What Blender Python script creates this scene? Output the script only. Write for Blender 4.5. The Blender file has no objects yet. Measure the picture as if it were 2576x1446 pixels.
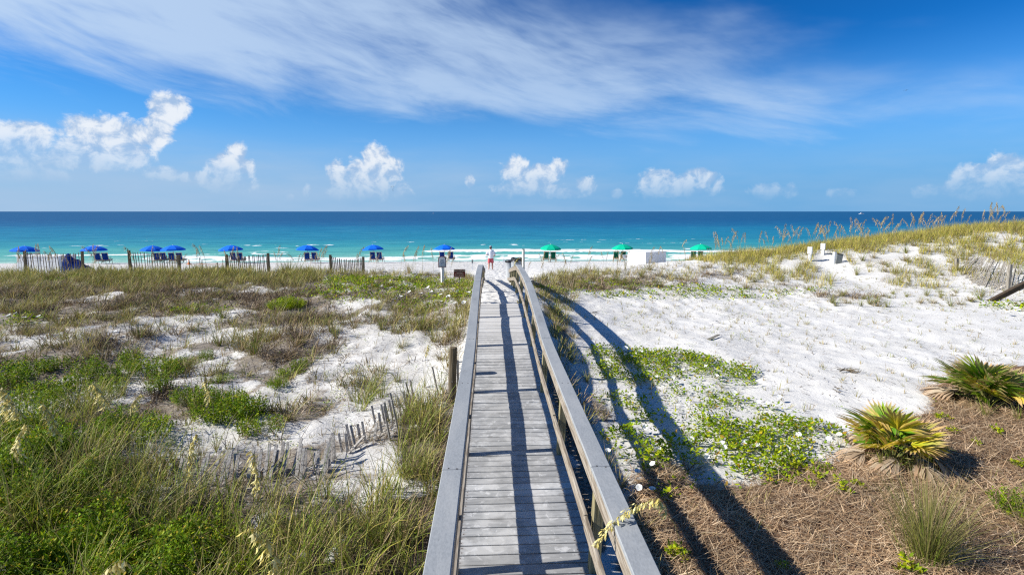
import bpy, bmesh, math, random
import numpy as np
from mathutils import Vector, Matrix, Euler

sc = bpy.context.scene
C = sc.collection
RNG = np.random.default_rng(7)
random.seed(7)

# ------------------------------------------------------------------ camera, sky, sun, exposure
VW, VH, FV = 2575.0, 1446.0, 1300.0            # measured picture grid and focal length in its pixels
CAM = np.array([-0.29, 0.0, 6.9])
PITCH, YAW = math.radians(4.5), math.radians(2.4)
HORIZON = 532.0
cam_d = bpy.data.cameras.new('camera'); cam = bpy.data.objects.new('camera', cam_d); C.objects.link(cam)
cam_d.sensor_width = 36.0; cam_d.lens = 36.0 * FV / VW
cam.location = CAM; cam.rotation_euler = (math.pi / 2 - PITCH, 0, -YAW)
AXIS_Y = HORIZON + FV * math.tan(PITCH)
cam_d.shift_y = -(VH / 2 - AXIS_Y) / VW
cam_d.clip_start = 0.1; cam_d.clip_end = 60000
sc.camera = cam

SUN_DIR = Vector((1.0, 0.074, -0.69)).normalized()          # the way the light travels
sun_d = bpy.data.lights.new('sun', 'SUN'); sun = bpy.data.objects.new('sun', sun_d); C.objects.link(sun)
sun_d.energy = 4.2; sun_d.angle = math.radians(0.53); sun_d.color = (1.0, 0.955, 0.88)
sun.rotation_euler = SUN_DIR.to_track_quat('-Z', 'Y').to_euler(); sun.location = (-30, -5, 40)
SUN_EL = math.asin(-SUN_DIR.z); SUN_AZ = math.atan2(-SUN_DIR.x, -SUN_DIR.y)

sc.view_settings.view_transform = 'Standard'; sc.view_settings.look = 'None'
sc.view_settings.exposure = 0.82; sc.view_settings.gamma = 1.0
sc.view_settings.use_curve_mapping = False
sc.cycles.use_denoising = False; sc.cycles.use_adaptive_sampling = False; sc.cycles.filter_width = 1.25
sc.cycles.max_bounces = 6; sc.cycles.transparent_max_bounces = 6


def view_dir(vx, vy):
    """unit world direction of a measured picture point"""
    cx, cy = (vx - VW / 2) / FV, -(vy - AXIS_Y) / FV
    d = np.array([cx, 1.0, cy])
    c, s = math.cos(PITCH), math.sin(PITCH)
    d = np.array([d[0], d[1] * c + d[2] * s, -d[1] * s + d[2] * c])
    c, s = math.cos(YAW), math.sin(YAW)
    d = np.array([d[0] * c + d[1] * s, -d[0] * s + d[1] * c, d[2]])
    return d / np.linalg.norm(d)


class NT:
    """small node-tree writer"""
    def __init__(s, tree):
        s.t = tree; s.n = tree.nodes; s.l = tree.links; s.n.clear()
    def new(s, typ, **kw):
        n = s.n.new(typ)
        for k, v in kw.items(): setattr(n, k, v)
        return n
    def put(s, sock, v):
        if isinstance(v, bpy.types.NodeSocket): s.l.new(v, sock)
        elif v is not None: sock.default_value = v
    def math(s, op, a, b=None, c=None, clamp=False):
        n = s.new('ShaderNodeMath', operation=op, use_clamp=clamp)
        s.put(n.inputs[0], a); s.put(n.inputs[1], b); s.put(n.inputs[2], c)
        return n.outputs[0]
    def vmath(s, op, a, b=None, out=0):
        n = s.new('ShaderNodeVectorMath', operation=op)
        s.put(n.inputs[0], a); s.put(n.inputs[1], b)
        return n.outputs[out]
    def ss(s, x, a, b):
        n = s.new('ShaderNodeMapRange', interpolation_type='SMOOTHSTEP')
        s.put(n.inputs[0], x); n.inputs[1].default_value = a; n.inputs[2].default_value = b
        return n.outputs[0]
    def lin(s, x, a, b, c, d):
        n = s.new('ShaderNodeMapRange'); s.put(n.inputs[0], x)
        for i, v in enumerate((a, b, c, d)): n.inputs[1 + i].default_value = v
        return n.outputs[0]
    def noise(s, vec, scale=1.0, detail=4.0, rough=0.55, dist=0.0, dims='3D'):
        n = s.new('ShaderNodeTexNoise', noise_dimensions=dims)
        s.put(n.inputs['Vector'], vec); n.inputs['Scale'].default_value = scale
        n.inputs['Detail'].default_value = detail; n.inputs['Roughness'].default_value = rough
        n.inputs['Distortion'].default_value = dist
        return n.outputs[0]
    def mix(s, f, a, b, mode='MIX'):
        n = s.new('ShaderNodeMix', data_type='RGBA', blend_type=mode)
        s.put(n.inputs[0], f)
        s.put(n.inputs[6], (*a, 1) if isinstance(a, tuple) else a)
        s.put(n.inputs[7], (*b, 1) if isinstance(b, tuple) else b)
        return n.outputs[2]
    def ramp(s, x, stops, interp='LINEAR'):
        n = s.new('ShaderNodeValToRGB'); r = n.color_ramp; r.interpolation = interp
        while len(r.elements) < len(stops): r.elements.new(0.5)
        for e, (p, c) in zip(r.elements, stops): e.position = p; e.color = (*c, 1)
        s.put(n.inputs[0], x); return n.outputs[0]
    def comb(s, x, y, z):
        n = s.new('ShaderNodeCombineXYZ')
        for i, v in enumerate((x, y, z)): s.put(n.inputs[i], v)
        return n.outputs[0]
    def sep(s, v):
        n = s.new('ShaderNodeSeparateXYZ'); s.put(n.inputs[0], v); return n.outputs


# sky: Nishita air, a cirrus sheet and banks of cumulus over the sea, all by direction
world = bpy.data.worlds.new('World'); sc.world = world; world.use_nodes = True
w = NT(world.node_tree)
sky = w.new('ShaderNodeTexSky', sky_type='NISHITA'); sky.sun_disc = False
sky.sun_elevation = SUN_EL; sky.sun_rotation = SUN_AZ
sky.altitude = 0; sky.air_density = 1.0; sky.dust_density = 0.35; sky.ozone_density = 3.0
gm = w.new('ShaderNodeGamma'); gm.inputs[1].default_value = 1.3; w.l.new(sky.outputs[0], gm.inputs[0])
air = w.mix(1.0, gm.outputs[0], (0.028, 0.235, 0.415), 'MULTIPLY')
tc = w.new('ShaderNodeTexCoord')
dx, dy, dz = w.sep(w.vmath('NORMALIZE', tc.outputs['Generated']))
U = w.math('ARCTAN2', dx, dy)
Vv = w.math('ARCSINE', dz)


def uv_of(vx, vy):
    d = view_dir(vx, vy); return math.atan2(d[0], d[1]), math.asin(d[2])


# cirrus: soft sheets combed into fibres, thinning to clear sky on the sun's far side
warp = w.noise(w.comb(w.math('MULTIPLY', U, 1.3), w.math('MULTIPLY', Vv, 2.5), 3.1), 1.5, 2, 0.45)
Uw = w.math('ADD', U, w.math('MULTIPLY', warp, 0.10)); Vw = w.math('ADD', Vv, w.math('MULTIPLY', warp, 0.13))
Vs = w.math('ADD', Vw, w.math('MULTIPLY', Uw, 0.17))
n0 = w.noise(w.comb(w.math('MULTIPLY', Uw, 1.9), w.math('MULTIPLY', Vs, 5.5), 7.9), 1.0, 5, 0.52, 0.15)
n1 = w.noise(w.comb(w.math('MULTIPLY', Uw, 4.2), w.math('MULTIPLY', Vs, 17.0), 0.7), 1.0, 7, 0.58, 0.25)
# some fibres rise steeply, as on the right of the sheet
Ur = w.math('ADD', Uw, w.math('MULTIPLY', Vw, -0.55))
n2 = w.noise(w.comb(w.math('MULTIPLY', Ur, 9.0), w.math('MULTIPLY', w.math('ADD', Vw, w.math('MULTIPLY', Uw, 0.45)), 42.0), 5.7), 1.0, 7, 0.62, 0.3)
low = w.math('ADD', w.math('MULTIPLY', U, -0.055), 0.160)
above = w.math('SUBTRACT', Vv, low)
edge_lo = w.ss(w.math('ADD', above, w.math('MULTIPLY', w.math('SUBTRACT', n1, 0.5), 0.20)), -0.02, 0.085)
hi = w.math('MINIMUM', w.math('ADD', w.math('MULTIPLY', U, -0.31), 0.475), 0.70)
edge_hi = w.ss(w.math('SUBTRACT', w.math('ADD', hi, w.math('MULTIPLY', w.math('SUBTRACT', n0, 0.5), 0.35)), Vv), -0.02, 0.15)
fib = w.math('ADD', w.math('ADD', w.math('MULTIPLY', n0, 0.50), w.math('MULTIPLY', n1, 0.34)), w.math('MULTIPLY', n2, 0.16))
cir = w.ss(w.math('ADD', fib, w.lin(U, -0.8, 0.3, 0.13, 0.015)), 0.29, 0.61)
leftw = w.lin(U, -0.85, 0.85, 1.08, 0.70)
cir = w.math('MULTIPLY', w.math('MULTIPLY', w.math('MULTIPLY', cir, edge_lo), edge_hi), leftw)
cir = w.math('MULTIPLY', cir, 0.86, clamp=True)

# cumulus heads (picture points of the heads: centre and half sizes)
HEADS = [(70, 455, 110, 34), (240, 400, 130, 30), (570, 462, 70, 22), (930, 478, 90, 20), (1330, 476, 80, 16), (1700, 482, 90, 16), (2470, 484, 120, 16),
         (55, 352, 75, 42), (35, 420, 75, 62), (80, 395, 50, 45), (262, 332, 95, 38), (195, 382, 62, 36), (345, 342, 70, 28),
         (427, 272, 48, 34), (400, 312, 36, 34), (300, 372, 80, 30), (596, 388, 22, 26), (575, 430, 46, 44), (612, 420, 22, 22),
         (848, 440, 24, 36), (945, 398, 34, 32), (925, 440, 58, 40), (858, 478, 34, 26), (900, 485, 60, 20), (985, 425, 28, 30),
         (1300, 438, 38, 34), (1350, 442, 50, 26), (1405, 422, 20, 22), (1292, 474, 30, 20), (1472, 468, 24, 22), (1410, 486, 52, 13),
         (1655, 452, 40, 28), (1640, 480, 30, 22), (1755, 448, 42, 28), (1725, 470, 34, 20), (1935, 482, 46, 20), (1985, 480, 18, 18),
         (2115, 486, 34, 13), (2460, 440, 62, 28), (2525, 420, 48, 34), (2430, 478, 110, 24), (2335, 482, 36, 20), (2520, 465, 70, 34),
         (410, 438, 44, 18), (490, 446, 40, 14), (1182, 458, 12, 16), (1553, 486, 16, 12), (728, 496, 8, 8), (775, 482, 12, 14)]
uvv = w.comb(U, Vv, 0.0)
big = w.noise(uvv, 30.0, 7, 0.62, 0.35)
big2 = w.noise(w.vmath('ADD', uvv, (0.012, -0.010, 0.0)), 30.0, 7, 0.62, 0.35)
D = None; LIT = None
for (px, py, rx, ry) in HEADS:
    u0, v0 = uv_of(px, py); ur, _ = uv_of(px + rx, py); _, vr = uv_of(px, py - ry)
    q = w.vmath('SUBTRACT', uvv, (u0, v0, 0.0))
    q = w.vmath('MULTIPLY', q, (1.0 / max(1e-3, abs(ur - u0)), 1.0 / max(1e-3, abs(vr - v0)), 0.0))
    d = w.math('SUBTRACT', 1.0, w.vmath('LENGTH', q, out=1))
    D = d if D is None else w.math('SMOOTH_MAX', D, d, 0.15)
# farther banks all round the horizon
band = w.math('SUBTRACT', w.noise(w.comb(w.math('MULTIPLY', U, 9.0), w.math('MULTIPLY', Vv, 14.0), 9.0), 1.0, 3, 0.5), 0.62)
behind = w.ss(w.math('ABSOLUTE', U), 0.82, 1.05)
bandv = w.math('SUBTRACT', band, w.math('MULTIPLY', w.math('ABSOLUTE', w.math('SUBTRACT', Vv, 0.09)), 3.0))
D2 = w.math('SUBTRACT', w.math('MULTIPLY', bandv, 4.0), w.math('MULTIPLY', w.math('SUBTRACT', 1.0, behind), 9.0))
D = w.math('MAXIMUM', D, D2)
dens = w.math('ADD', w.math('ADD', D, 0.30), w.math('MULTIPLY', w.math('SUBTRACT', big, 0.5), 2.0))
cum = w.ss(dens, -0.06, 0.50)
# sea haze towards the horizon, whiter on the sun's side, and a veil of vapour under the heads
CW = 10.0                                                     # the Background strength below is a tenth
hz = w.ss(Vv, 0.30, 0.015)
haze_col = w.mix(w.ss(U, 0.55, -0.75), (0.100 * CW, 0.240 * CW, 0.430 * CW), (0.205 * CW, 0.310 * CW, 0.450 * CW))
haze_col = w.mix(w.ss(Vv, 0.02, 0.17), haze_col, (0.120 * CW, 0.295 * CW, 0.555 * CW))
skyc = w.mix(w.math('MULTIPLY', hz, 0.93), air, haze_col)
veil = w.math('MULTIPLY', w.ss(w.math('SUBTRACT', 0.150, Vv), 0.0, 0.10),
              w.lin(w.noise(w.comb(w.math('MULTIPLY', U, 5.0), w.math('MULTIPLY', Vv, 24.0), 1.3), 1.0, 5, 0.55), 0.30, 0.68, 0.0, 1.0))
veil = w.math('MULTIPLY', veil, w.lin(U, -0.8, 0.5, 0.85, 0.26), clamp=True)
foot = w.ss(w.math('SUBTRACT', w.math('ADD', Vv, w.math('MULTIPLY', w.math('SUBTRACT', big, 0.5), 0.04)), w.lin(U, -0.7, -0.25, 0.036, 0.008)), 0.0, 0.095)
cum = w.math('MULTIPLY', cum, w.math('MULTIPLY', foot, 0.92))
rel = w.math('ADD', w.math('MULTIPLY', w.math('SUBTRACT', big, big2), 2.6), w.math('MULTIPLY', dens, 0.22))
lit = w.ss(rel, -0.30, 0.50)
cum_col = w.mix(lit, (0.225 * CW, 0.310 * CW, 0.440 * CW), (0.50 * CW, 0.52 * CW, 0.545 * CW))
skyc = w.mix(veil, skyc, (0.225 * CW, 0.320 * CW, 0.445 * CW))
skyc = w.mix(cir, skyc, (0.300 * CW, 0.390 * CW, 0.515 * CW))
skyc = w.mix(cum, skyc, cum_col)
bg = w.new('ShaderNodeBackground'); bg.inputs['Strength'].default_value = 0.1
w.l.new(skyc, bg.inputs['Color'])
wo = w.new('ShaderNodeOutputWorld'); w.l.new(bg.outputs[0], wo.inputs['Surface'])
world.cycles.sampling_method = 'MANUAL'; world.cycles.sample_map_resolution = 512

# ------------------------------------------------------------------ noise and terrain
def _hash(ix, iy, seed):
    h = (ix.astype(np.int64) * 374761393 + iy.astype(np.int64) * 668265263 + seed * 1442695041) & 0xFFFFFFFF
    h = ((h ^ (h >> 13)) * 1274126177) & 0xFFFFFFFF
    return ((h ^ (h >> 16)) & 0xFFFFFF) / float(0xFFFFFF)
def vnoise(x, y, seed=0):
    ix, iy = np.floor(x), np.floor(y); fx, fy = x - ix, y - iy
    fx = fx * fx * (3 - 2 * fx); fy = fy * fy * (3 - 2 * fy)
    a, b = _hash(ix, iy, seed), _hash(ix + 1, iy, seed); c, d = _hash(ix, iy + 1, seed), _hash(ix + 1, iy + 1, seed)
    return (a * (1 - fx) + b * fx) * (1 - fy) + (c * (1 - fx) + d * fx) * fy
def fbm(x, y, octv=4, seed=0):
    s, a, t = 0, 0.5, 0
    for i in range(octv):
        s = s + a * vnoise(x * 2 ** i, y * 2 ** i, seed + i * 17); t += a; a *= 0.5
    return s / t
def sstep(a, b, x):
    t = np.clip((x - a) / (b - a), 0, 1); return t * t * (3 - 2 * t)

YK = np.array([-60, -6, 5, 10, 14, 17, 20, 24, 28, 31, 35, 44, 54, 63, 68, 72, 80, 95, 140])
XK = np.array([-60, -20, -8, -3, -1.3, -0.9, 0.9, 1.5, 3, 8, 15, 20, 30, 36, 60])
beach = [2.05, 1.35, 0.75, 0.28, -0.05, -0.5, -1.0, -2.0]           # from y = 44 on
TAB = {
    -60: [2.9, 2.9, 2.9, 2.95, 3.1, 3.2, 3.4, 3.6, 3.6, 3.3, 2.95],
    -20: [2.9, 2.9, 2.9, 2.9, 3.05, 3.15, 3.3, 3.5, 3.5, 3.35, 2.95],
    -8: [2.8, 2.8, 2.8, 2.82, 2.95, 3.1, 3.3, 3.5, 3.45, 3.3, 2.9],
    -3: [2.8, 2.8, 2.75, 2.8, 3.0, 3.3, 3.65, 3.65, 3.4, 3.2, 2.88],
    -1.3: [2.8, 2.8, 2.8, 2.85, 3.3, 3.6, 3.75, 3.55, 3.2, 3.05, 2.86],
    -0.9: [2.8, 2.8, 2.8, 2.9, 3.72, 3.92, 3.84, 3.45, 3.12, 3.0, 2.85],
    0.9: [2.8, 2.8, 2.8, 2.9, 3.66, 3.90, 3.84, 3.45, 3.12, 3.0, 2.85],
    1.5: [2.8, 2.8, 2.8, 2.85, 3.1, 3.35, 3.55, 3.5, 3.25, 3.05, 2.86],
    3: [2.75, 2.75, 2.75, 2.8, 2.84, 2.95, 3.2, 3.5, 3.4, 3.15, 2.87],
    8: [2.75, 2.75, 2.75, 2.8, 2.82, 2.85, 2.95, 3.3, 3.75, 3.6, 2.95],
    15: [2.8, 2.8, 2.8, 2.8, 2.82, 2.85, 2.9, 3.1, 3.7, 4.15, 3.4],
    20: [2.8, 2.8, 2.8, 2.8, 2.85, 2.9, 3.0, 3.2, 4.0, 4.65, 4.0],
    30: [2.8, 2.8, 2.8, 2.85, 2.95, 3.1, 3.4, 4.0, 5.1, 5.75, 5.2],
    36: [2.8, 2.8, 2.8, 2.9, 3.0, 3.2, 3.6, 4.4, 5.5, 6.05, 5.5],
    60: [2.8, 2.8, 2.8, 2.9, 3.0, 3.2, 3.6, 4.4, 5.5, 6.0, 5.4]}
ZT = np.array([TAB[x] + beach for x in XK])                          # (X, Y)
GX0, GY0, GS = -50.0, 0.0, 0.125
gx = np.arange(-50, 50.01, GS); gy = np.arange(0, 100.01, GS)
tmp = np.array([np.interp(gy, YK, ZT[i]) for i in range(len(XK))])
BZ = np.array([np.interp(gx, XK, tmp[:, j]) for j in range(len(gy))]).T
def blur(A, r):
    k = np.exp(-0.5 * (np.arange(-3 * r, 3 * r + 1) / r) ** 2); k /= k.sum(); n = 3 * r
    P_ = np.pad(A, ((n, n), (0, 0)), mode='edge'); A = sum(k[i] * P_[i:i + A.shape[0]] for i in range(2 * n + 1))
    P_ = np.pad(A, ((0, 0), (n, n)), mode='edge'); return sum(k[i] * P_[:, i:i + A.shape[1]] for i in range(2 * n + 1))
B1 = blur(BZ, 3); B2 = blur(BZ, 9)
wnear = sstep(3.5, 1.6, np.abs(gx))[:, None]
BZ = B1 * wnear + B2 * (1 - wnear)

def gz(x, y):
    """ground height"""
    x = np.asarray(x, float); y = np.asarray(y, float)
    i = np.clip((x - GX0) / GS, 0, len(gx) - 1.001); j = np.clip((y - GY0) / GS, 0, len(gy) - 1.001)
    i0, j0 = i.astype(int), j.astype(int); fi, fj = i - i0, j - j0
    z = (BZ[i0, j0] * (1 - fi) + BZ[i0 + 1, j0] * fi) * (1 - fj) + (BZ[i0, j0 + 1] * (1 - fi) + BZ[i0 + 1, j0 + 1] * fi) * fj
    onpath = sstep(1.9, 0.7, np.abs(x)) * sstep(11, 14, y)
    under = sstep(1.5, 0.9, np.abs(x)) * sstep(14, 12.5, y)
    rough = 1 - 0.72 * onpath
    flat = sstep(34, 42, y)
    hum = (fbm(x * 0.33 + 7, y * 0.33, 3, 3) - 0.5) * 0.34 * (1 - 0.8 * onpath) * (1 - flat * 0.75) * (1 - 0.5 * under)
    sml = (fbm(x * 1.7, y * 1.7 + 5, 3, 11) - 0.5) * 0.15 * rough * (1 - flat * 0.6)
    fine = (vnoise(x * 5.5, y * 5.5, 23) - 0.5) * 0.045 * (1 - flat * 0.5)
    left = sstep(-1, -3, x) - 0.75 * sstep(1, 3, x) * sstep(22, 18, y)
    return z + (hum * (1 - 0.4 * sstep(1, 3, x) * sstep(24, 19, y)) + sml * (0.9 + 0.6 * left) + fine) * sstep(74, 60, y)

def P(vx, vy, ymax=68.0):
    """where the line of sight through a picture point meets the ground"""
    d = view_dir(vx, vy)
    if d[2] >= -1e-4: return None
    t = np.arange(3.0, 95.0, 0.04)
    p = CAM[None] + d[None] * t[:, None]
    hit = np.nonzero(p[:, 2] <= gz(p[:, 0], p[:, 1]))[0]
    if len(hit) == 0: return None
    q = p[hit[0]]
    if q[1] > ymax: return None
    return np.array([q[0], q[1], float(gz(q[0], q[1]))])
def at_depth(vx, vy, Y):
    """the point on a line of sight at a chosen distance along the beach axis"""
    d = view_dir(vx, vy); t = (Y - CAM[1]) / d[1]; return CAM + d * t
def px_m(Y): return Y / FV                                           # metres for one picture pixel at that distance

# ------------------------------------------------------------------ materials
MATS = {}
def pm(name, col, col2=None, scale=4.0, stretch=(1, 1, 1), rough=0.7, spec=0.25, bump=0.0, lo=0.35, hi=0.65, detail=5, coord='pos', extra=None):
    if name in MATS: return MATS[name]
    m = bpy.data.materials.new(name); m.use_nodes = True; t = NT(m.node_tree)
    b = t.new('ShaderNodeBsdfPrincipled'); o = t.new('ShaderNodeOutputMaterial'); t.l.new(b.outputs[0], o.inputs[0])
    src = t.new('ShaderNodeNewGeometry').outputs['Position'] if coord == 'pos' else t.new('ShaderNodeTexCoord').outputs['Object']
    v = t.vmath('MULTIPLY', src, tuple(float(s) for s in stretch))
    n = t.noise(v, scale, detail, 0.6)
    c = t.mix(t.ss(n, lo, hi), tuple(col), tuple(col2 or tuple(0.8 * k for k in col)))
    if extra: c = extra(t, c, src)
    t.l.new(c, b.inputs['Base Color'])
    b.inputs['Roughness'].default_value = rough; b.inputs['Specular IOR Level'].default_value = spec
    if bump:
        bp = t.new('ShaderNodeBump'); bp.inputs['Strength'].default_value = bump; bp.inputs['Distance'].default_value = 0.01
        t.l.new(n, bp.inputs['Height']); t.l.new(bp.outputs[0], b.inputs['Normal'])
    MATS[name] = m; return m

def sandy(t, c, src):                                               # pale sand and scuffs trodden into the boards
    n = t.noise(src, 2.3, 6, 0.62); n2 = t.noise(src, 9.0, 5, 0.65, 0.5)
    c = t.mix(t.math('MULTIPLY', t.ss(n, 0.46, 0.62), 0.70), c, (0.56, 0.555, 0.535))
    c = t.mix(t.math('MULTIPLY', t.ss(n2, 0.55, 0.66), 0.75), c, (0.64, 0.635, 0.62))
    n3 = t.noise(t.vmath('MULTIPLY', src, (0.8, 1.4, 1.0)), 4.5, 4, 0.55, 0.8)
    c = t.mix(t.math('MULTIPLY', t.ss(n3, 0.44, 0.30), 0.45), c, (0.19, 0.18, 0.16))
    yy = t.math('ADD', t.sep(src)[1], t.math('MULTIPLY', t.math('SUBTRACT', n2, 0.5), 5.0))
    c = t.mix(t.math('MULTIPLY', t.ss(yy, 9.5, 14.5), 0.85), c, (0.62, 0.605, 0.58))              # blown sand lies on the far boards
    ob = t.sep(t.new('ShaderNodeTexCoord').outputs['Object'])
    nx_ = t.math('SUBTRACT', t.math('ABSOLUTE', ob[0]), 0.60); ny_ = t.math('SUBTRACT', t.math('ABSOLUTE', ob[1]), 0.036)
    dn = t.vmath('LENGTH', t.comb(nx_, ny_, 0.0), out=1)
    c = t.mix(t.math('MULTIPLY', t.ss(dn, 0.030, 0.006), 0.30), c, (0.16, 0.10, 0.06)); c = t.mix(t.math('LESS_THAN', dn, 0.0065), c, (0.04, 0.03, 0.025))   # nail heads and their rust
    wear = t.math('MULTIPLY', t.ss(t.math('ABSOLUTE', ob[0]), 0.52, 0.12), t.ss(n, 0.36, 0.60)); c = t.mix(t.math('MULTIPLY', wear, 0.35), c, (0.52, 0.51, 0.49))
    rnd = t.new('ShaderNodeObjectInfo').outputs['Random']
    return t.mix(t.lin(rnd, 0, 1, 0.0, 0.42), c, (0.20, 0.195, 0.185))
def droppings(t, c, src):
    n = t.noise(src, 3.1, 4, 0.7, 1.0); n2 = t.noise(src, 40, 2, 0.5); n4 = t.noise(t.vmath('MULTIPLY', src, (3, 1, 1)), 1.1, 5, 0.65)
    c = t.mix(t.math('MULTIPLY', t.ss(n4, 0.42, 0.68), 0.5), c, (0.37, 0.375, 0.37)); c = t.mix(t.math('MULTIPLY', t.ss(n4, 0.44, 0.28), 0.5), c, (0.17, 0.175, 0.175))
    c = t.mix(t.math('MULTIPLY', t.ss(n, 0.715, 0.74), 1.0), c, (0.75, 0.75, 0.74))
    return t.mix(t.math('MULTIPLY', t.ss(n2, 0.68, 0.74), 0.5), c, (0.12, 0.12, 0.115))
M_plank = pm('weathered_deck', (0.27, 0.272, 0.268), (0.37, 0.37, 0.36), 3.0, (1.2, 9, 9), 0.75, 0.2, 0.25, extra=sandy)
M_cap = pm('grey_cap', (0.245, 0.26, 0.27), (0.295, 0.31, 0.32), 55.0, (1, 0.5, 1), 0.6, 0.3, 0.15, extra=droppings)
M_railw = pm('rail_wood', (0.17, 0.135, 0.098), (0.38, 0.335, 0.275), 3.2, (14, 0.9, 14), 0.8, 0.15, 0.5)
M_postw = pm('post_wood', (0.17, 0.145, 0.075), (0.33, 0.29, 0.17), 3.0, (16, 16, 0.9), 0.8, 0.15, 0.5)
M_dark_post = pm('old_post', (0.085, 0.065, 0.04), (0.20, 0.165, 0.115), 3.0, (16, 16, 0.8), 0.85, 0.1, 0.6)
M_slat = pm('slat_grey', (0.25, 0.23, 0.205), (0.47, 0.445, 0.41), 3.0, (14, 14, 1.2), 0.85, 0.1, 0.5)
M_slat_b = pm('slat_brown', (0.12, 0.085, 0.055), (0.26, 0.20, 0.145), 3.0, (14, 14, 1.2), 0.85, 0.1, 0.5)
M_wire = pm('wire', (0.16, 0.14, 0.12), None, 8, rough=0.5, spec=0.4)
M_white = pm('white_paint', (0.78, 0.78, 0.77), (0.70, 0.70, 0.69), 6, rough=0.55)
M_bluecloth = pm('blue_canvas', (0.006, 0.16, 0.78), (0.005, 0.13, 0.68), 5, rough=0.8, spec=0.1)
M_greencloth = pm('green_canvas', (0.002, 0.46, 0.27), (0.002, 0.40, 0.235), 5, rough=0.8, spec=0.1)
M_bluesling = pm('blue_sling', (0.006, 0.038, 0.22), (0.004, 0.026, 0.15), 7, rough=0.85, spec=0.1)
M_greensling = pm('green_sling', (0.002, 0.095, 0.055), (0.002, 0.07, 0.04), 7, rough=0.85, spec=0.1)
M_pale_wood = pm('pale_wood', (0.50, 0.34, 0.20), (0.62, 0.46, 0.30), 4, (6, 6, 6), rough=0.6)
M_metal = pm('pole_metal', (0.55, 0.55, 0.56), None, 6, rough=0.35, spec=0.5)
M_signbrown = pm('brown_sign', (0.115, 0.022, 0.018), (0.15, 0.035, 0.026), 8, rough=0.6)
M_tan = pm('sign_tan', (0.30, 0.245, 0.19), (0.36, 0.30, 0.24), 8, rough=0.7)
M_signgrey = pm('sign_face', (0.64, 0.66, 0.69), (0.60, 0.62, 0.65), 8, rough=0.6)
M_ink = pm('sign_ink', (0.09, 0.125, 0.15), None, 8, rough=0.7)
M_frame_red = pm('sign_red', (0.135, 0.012, 0.02), None, 8, rough=0.6)
M_darkmetal = pm('dark_metal', (0.045, 0.035, 0.03), None, 8, rough=0.6)
M_bin = pm('bin_plastic', (0.46, 0.48, 0.50), (0.40, 0.42, 0.44), 5, rough=0.5)
M_black = pm('black_plastic', (0.02, 0.021, 0.026), (0.03, 0.031, 0.036), 5, rough=0.4)
M_orange = pm('orange_plastic', (0.80, 0.20, 0.03), (0.75, 0.28, 0.05), 5, rough=0.5)
M_grey_sign = pm('grey_board', (0.24, 0.25, 0.235), (0.19, 0.20, 0.185), 9, rough=0.7)
M_beam = pm('dark_beam', (0.045, 0.032, 0.022), (0.09, 0.068, 0.048), 3, (2, 12, 12), 0.8, 0.15, 0.4)
M_skin = pm('skin', (0.52, 0.25, 0.17), (0.48, 0.22, 0.145), 9, rough=0.6)
M_shirt = pm('white_shirt', (0.80, 0.80, 0.82), (0.74, 0.74, 0.77), 9, rough=0.8, spec=0.1)
M_shorts = pm('red_shorts', (0.60, 0.13, 0.145), (0.52, 0.10, 0.115), 9, rough=0.85, spec=0.1)
M_capgrey = pm('grey_cloth', (0.30, 0.32, 0.35), (0.25, 0.27, 0.30), 9, rough=0.8)
M_hair = pm('dark_hair', (0.035, 0.022, 0.015), None, 20, rough=0.6)
M_drift = pm('driftwood', (0.13, 0.12, 0.105), (0.26, 0.24, 0.21), 4, (3, 12, 12), 0.85, 0.1, 0.5)
M_petal = pm('petal', (0.82, 0.82, 0.80), (0.74, 0.75, 0.72), 20, rough=0.7)

def foliage_mat(name, trans=0.3, rough=0.6, spec=0.2):
    m = bpy.data.materials.new(name); m.use_nodes = True; t = NT(m.node_tree)
    a = t.new('ShaderNodeAttribute', attribute_name='col')
    b = t.new('ShaderNodeBsdfPrincipled'); tr = t.new('ShaderNodeBsdfTranslucent'); mx = t.new('ShaderNodeMixShader')
    o = t.new('ShaderNodeOutputMaterial')
    t.l.new(a.outputs['Color'], b.inputs['Base Color']); t.l.new(a.outputs['Color'], tr.inputs['Color'])
    b.inputs['Roughness'].default_value = rough; b.inputs['Specular IOR Level'].default_value = spec
    mx.inputs[0].default_value = trans
    t.l.new(b.outputs[0], mx.inputs[1]); t.l.new(tr.outputs[0], mx.inputs[2]); t.l.new(mx.outputs[0], o.inputs[0])
    MATS[name] = m; return m
M_leaf = foliage_mat('leaf', 0.35, 0.55, 0.12)
M_grass = foliage_mat('grass', 0.22, 0.6, 0.2)
M_dry = foliage_mat('dry_grass', 0.08, 0.85, 0.05)

# ------------------------------------------------------------------ object helpers
def tag(o, label=None, cat=None, group=None, kind=None):
    if label: o['label'] = label
    if cat: o['category'] = cat
    if group: o['group'] = group
    if kind: o['kind'] = kind
    return o
def empty(name, loc=(0, 0, 0), rz=0.0, label=None, cat=None, group=None):
    o = bpy.data.objects.new(name, None); C.objects.link(o); o.location = loc; o.rotation_euler = (0, 0, rz)
    o.empty_display_size = 0.2
    return tag(o, label, cat, group)
def link(name, me, parent=None, loc=(0, 0, 0), rot=(0, 0, 0), scale=None):
    o = bpy.data.objects.new(name, me); C.objects.link(o); o.parent = parent
    o.location = loc; o.rotation_euler = rot
    if scale is not None: o.scale = scale
    return o
def copy_tree(o, parent=None):
    c = o.copy(); C.objects.link(c); c.parent = parent
    for ch in o.children: copy_tree(ch, c)
    return c
def mesh(name, V, F, mat, smooth=False):
    me = bpy.data.meshes.new(name); me.from_pydata([tuple(v) for v in V], [], [tuple(f) for f in F]); me.update()
    if mat: me.materials.append(mat)
    if smooth: me.shade_smooth()
    return me
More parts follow.
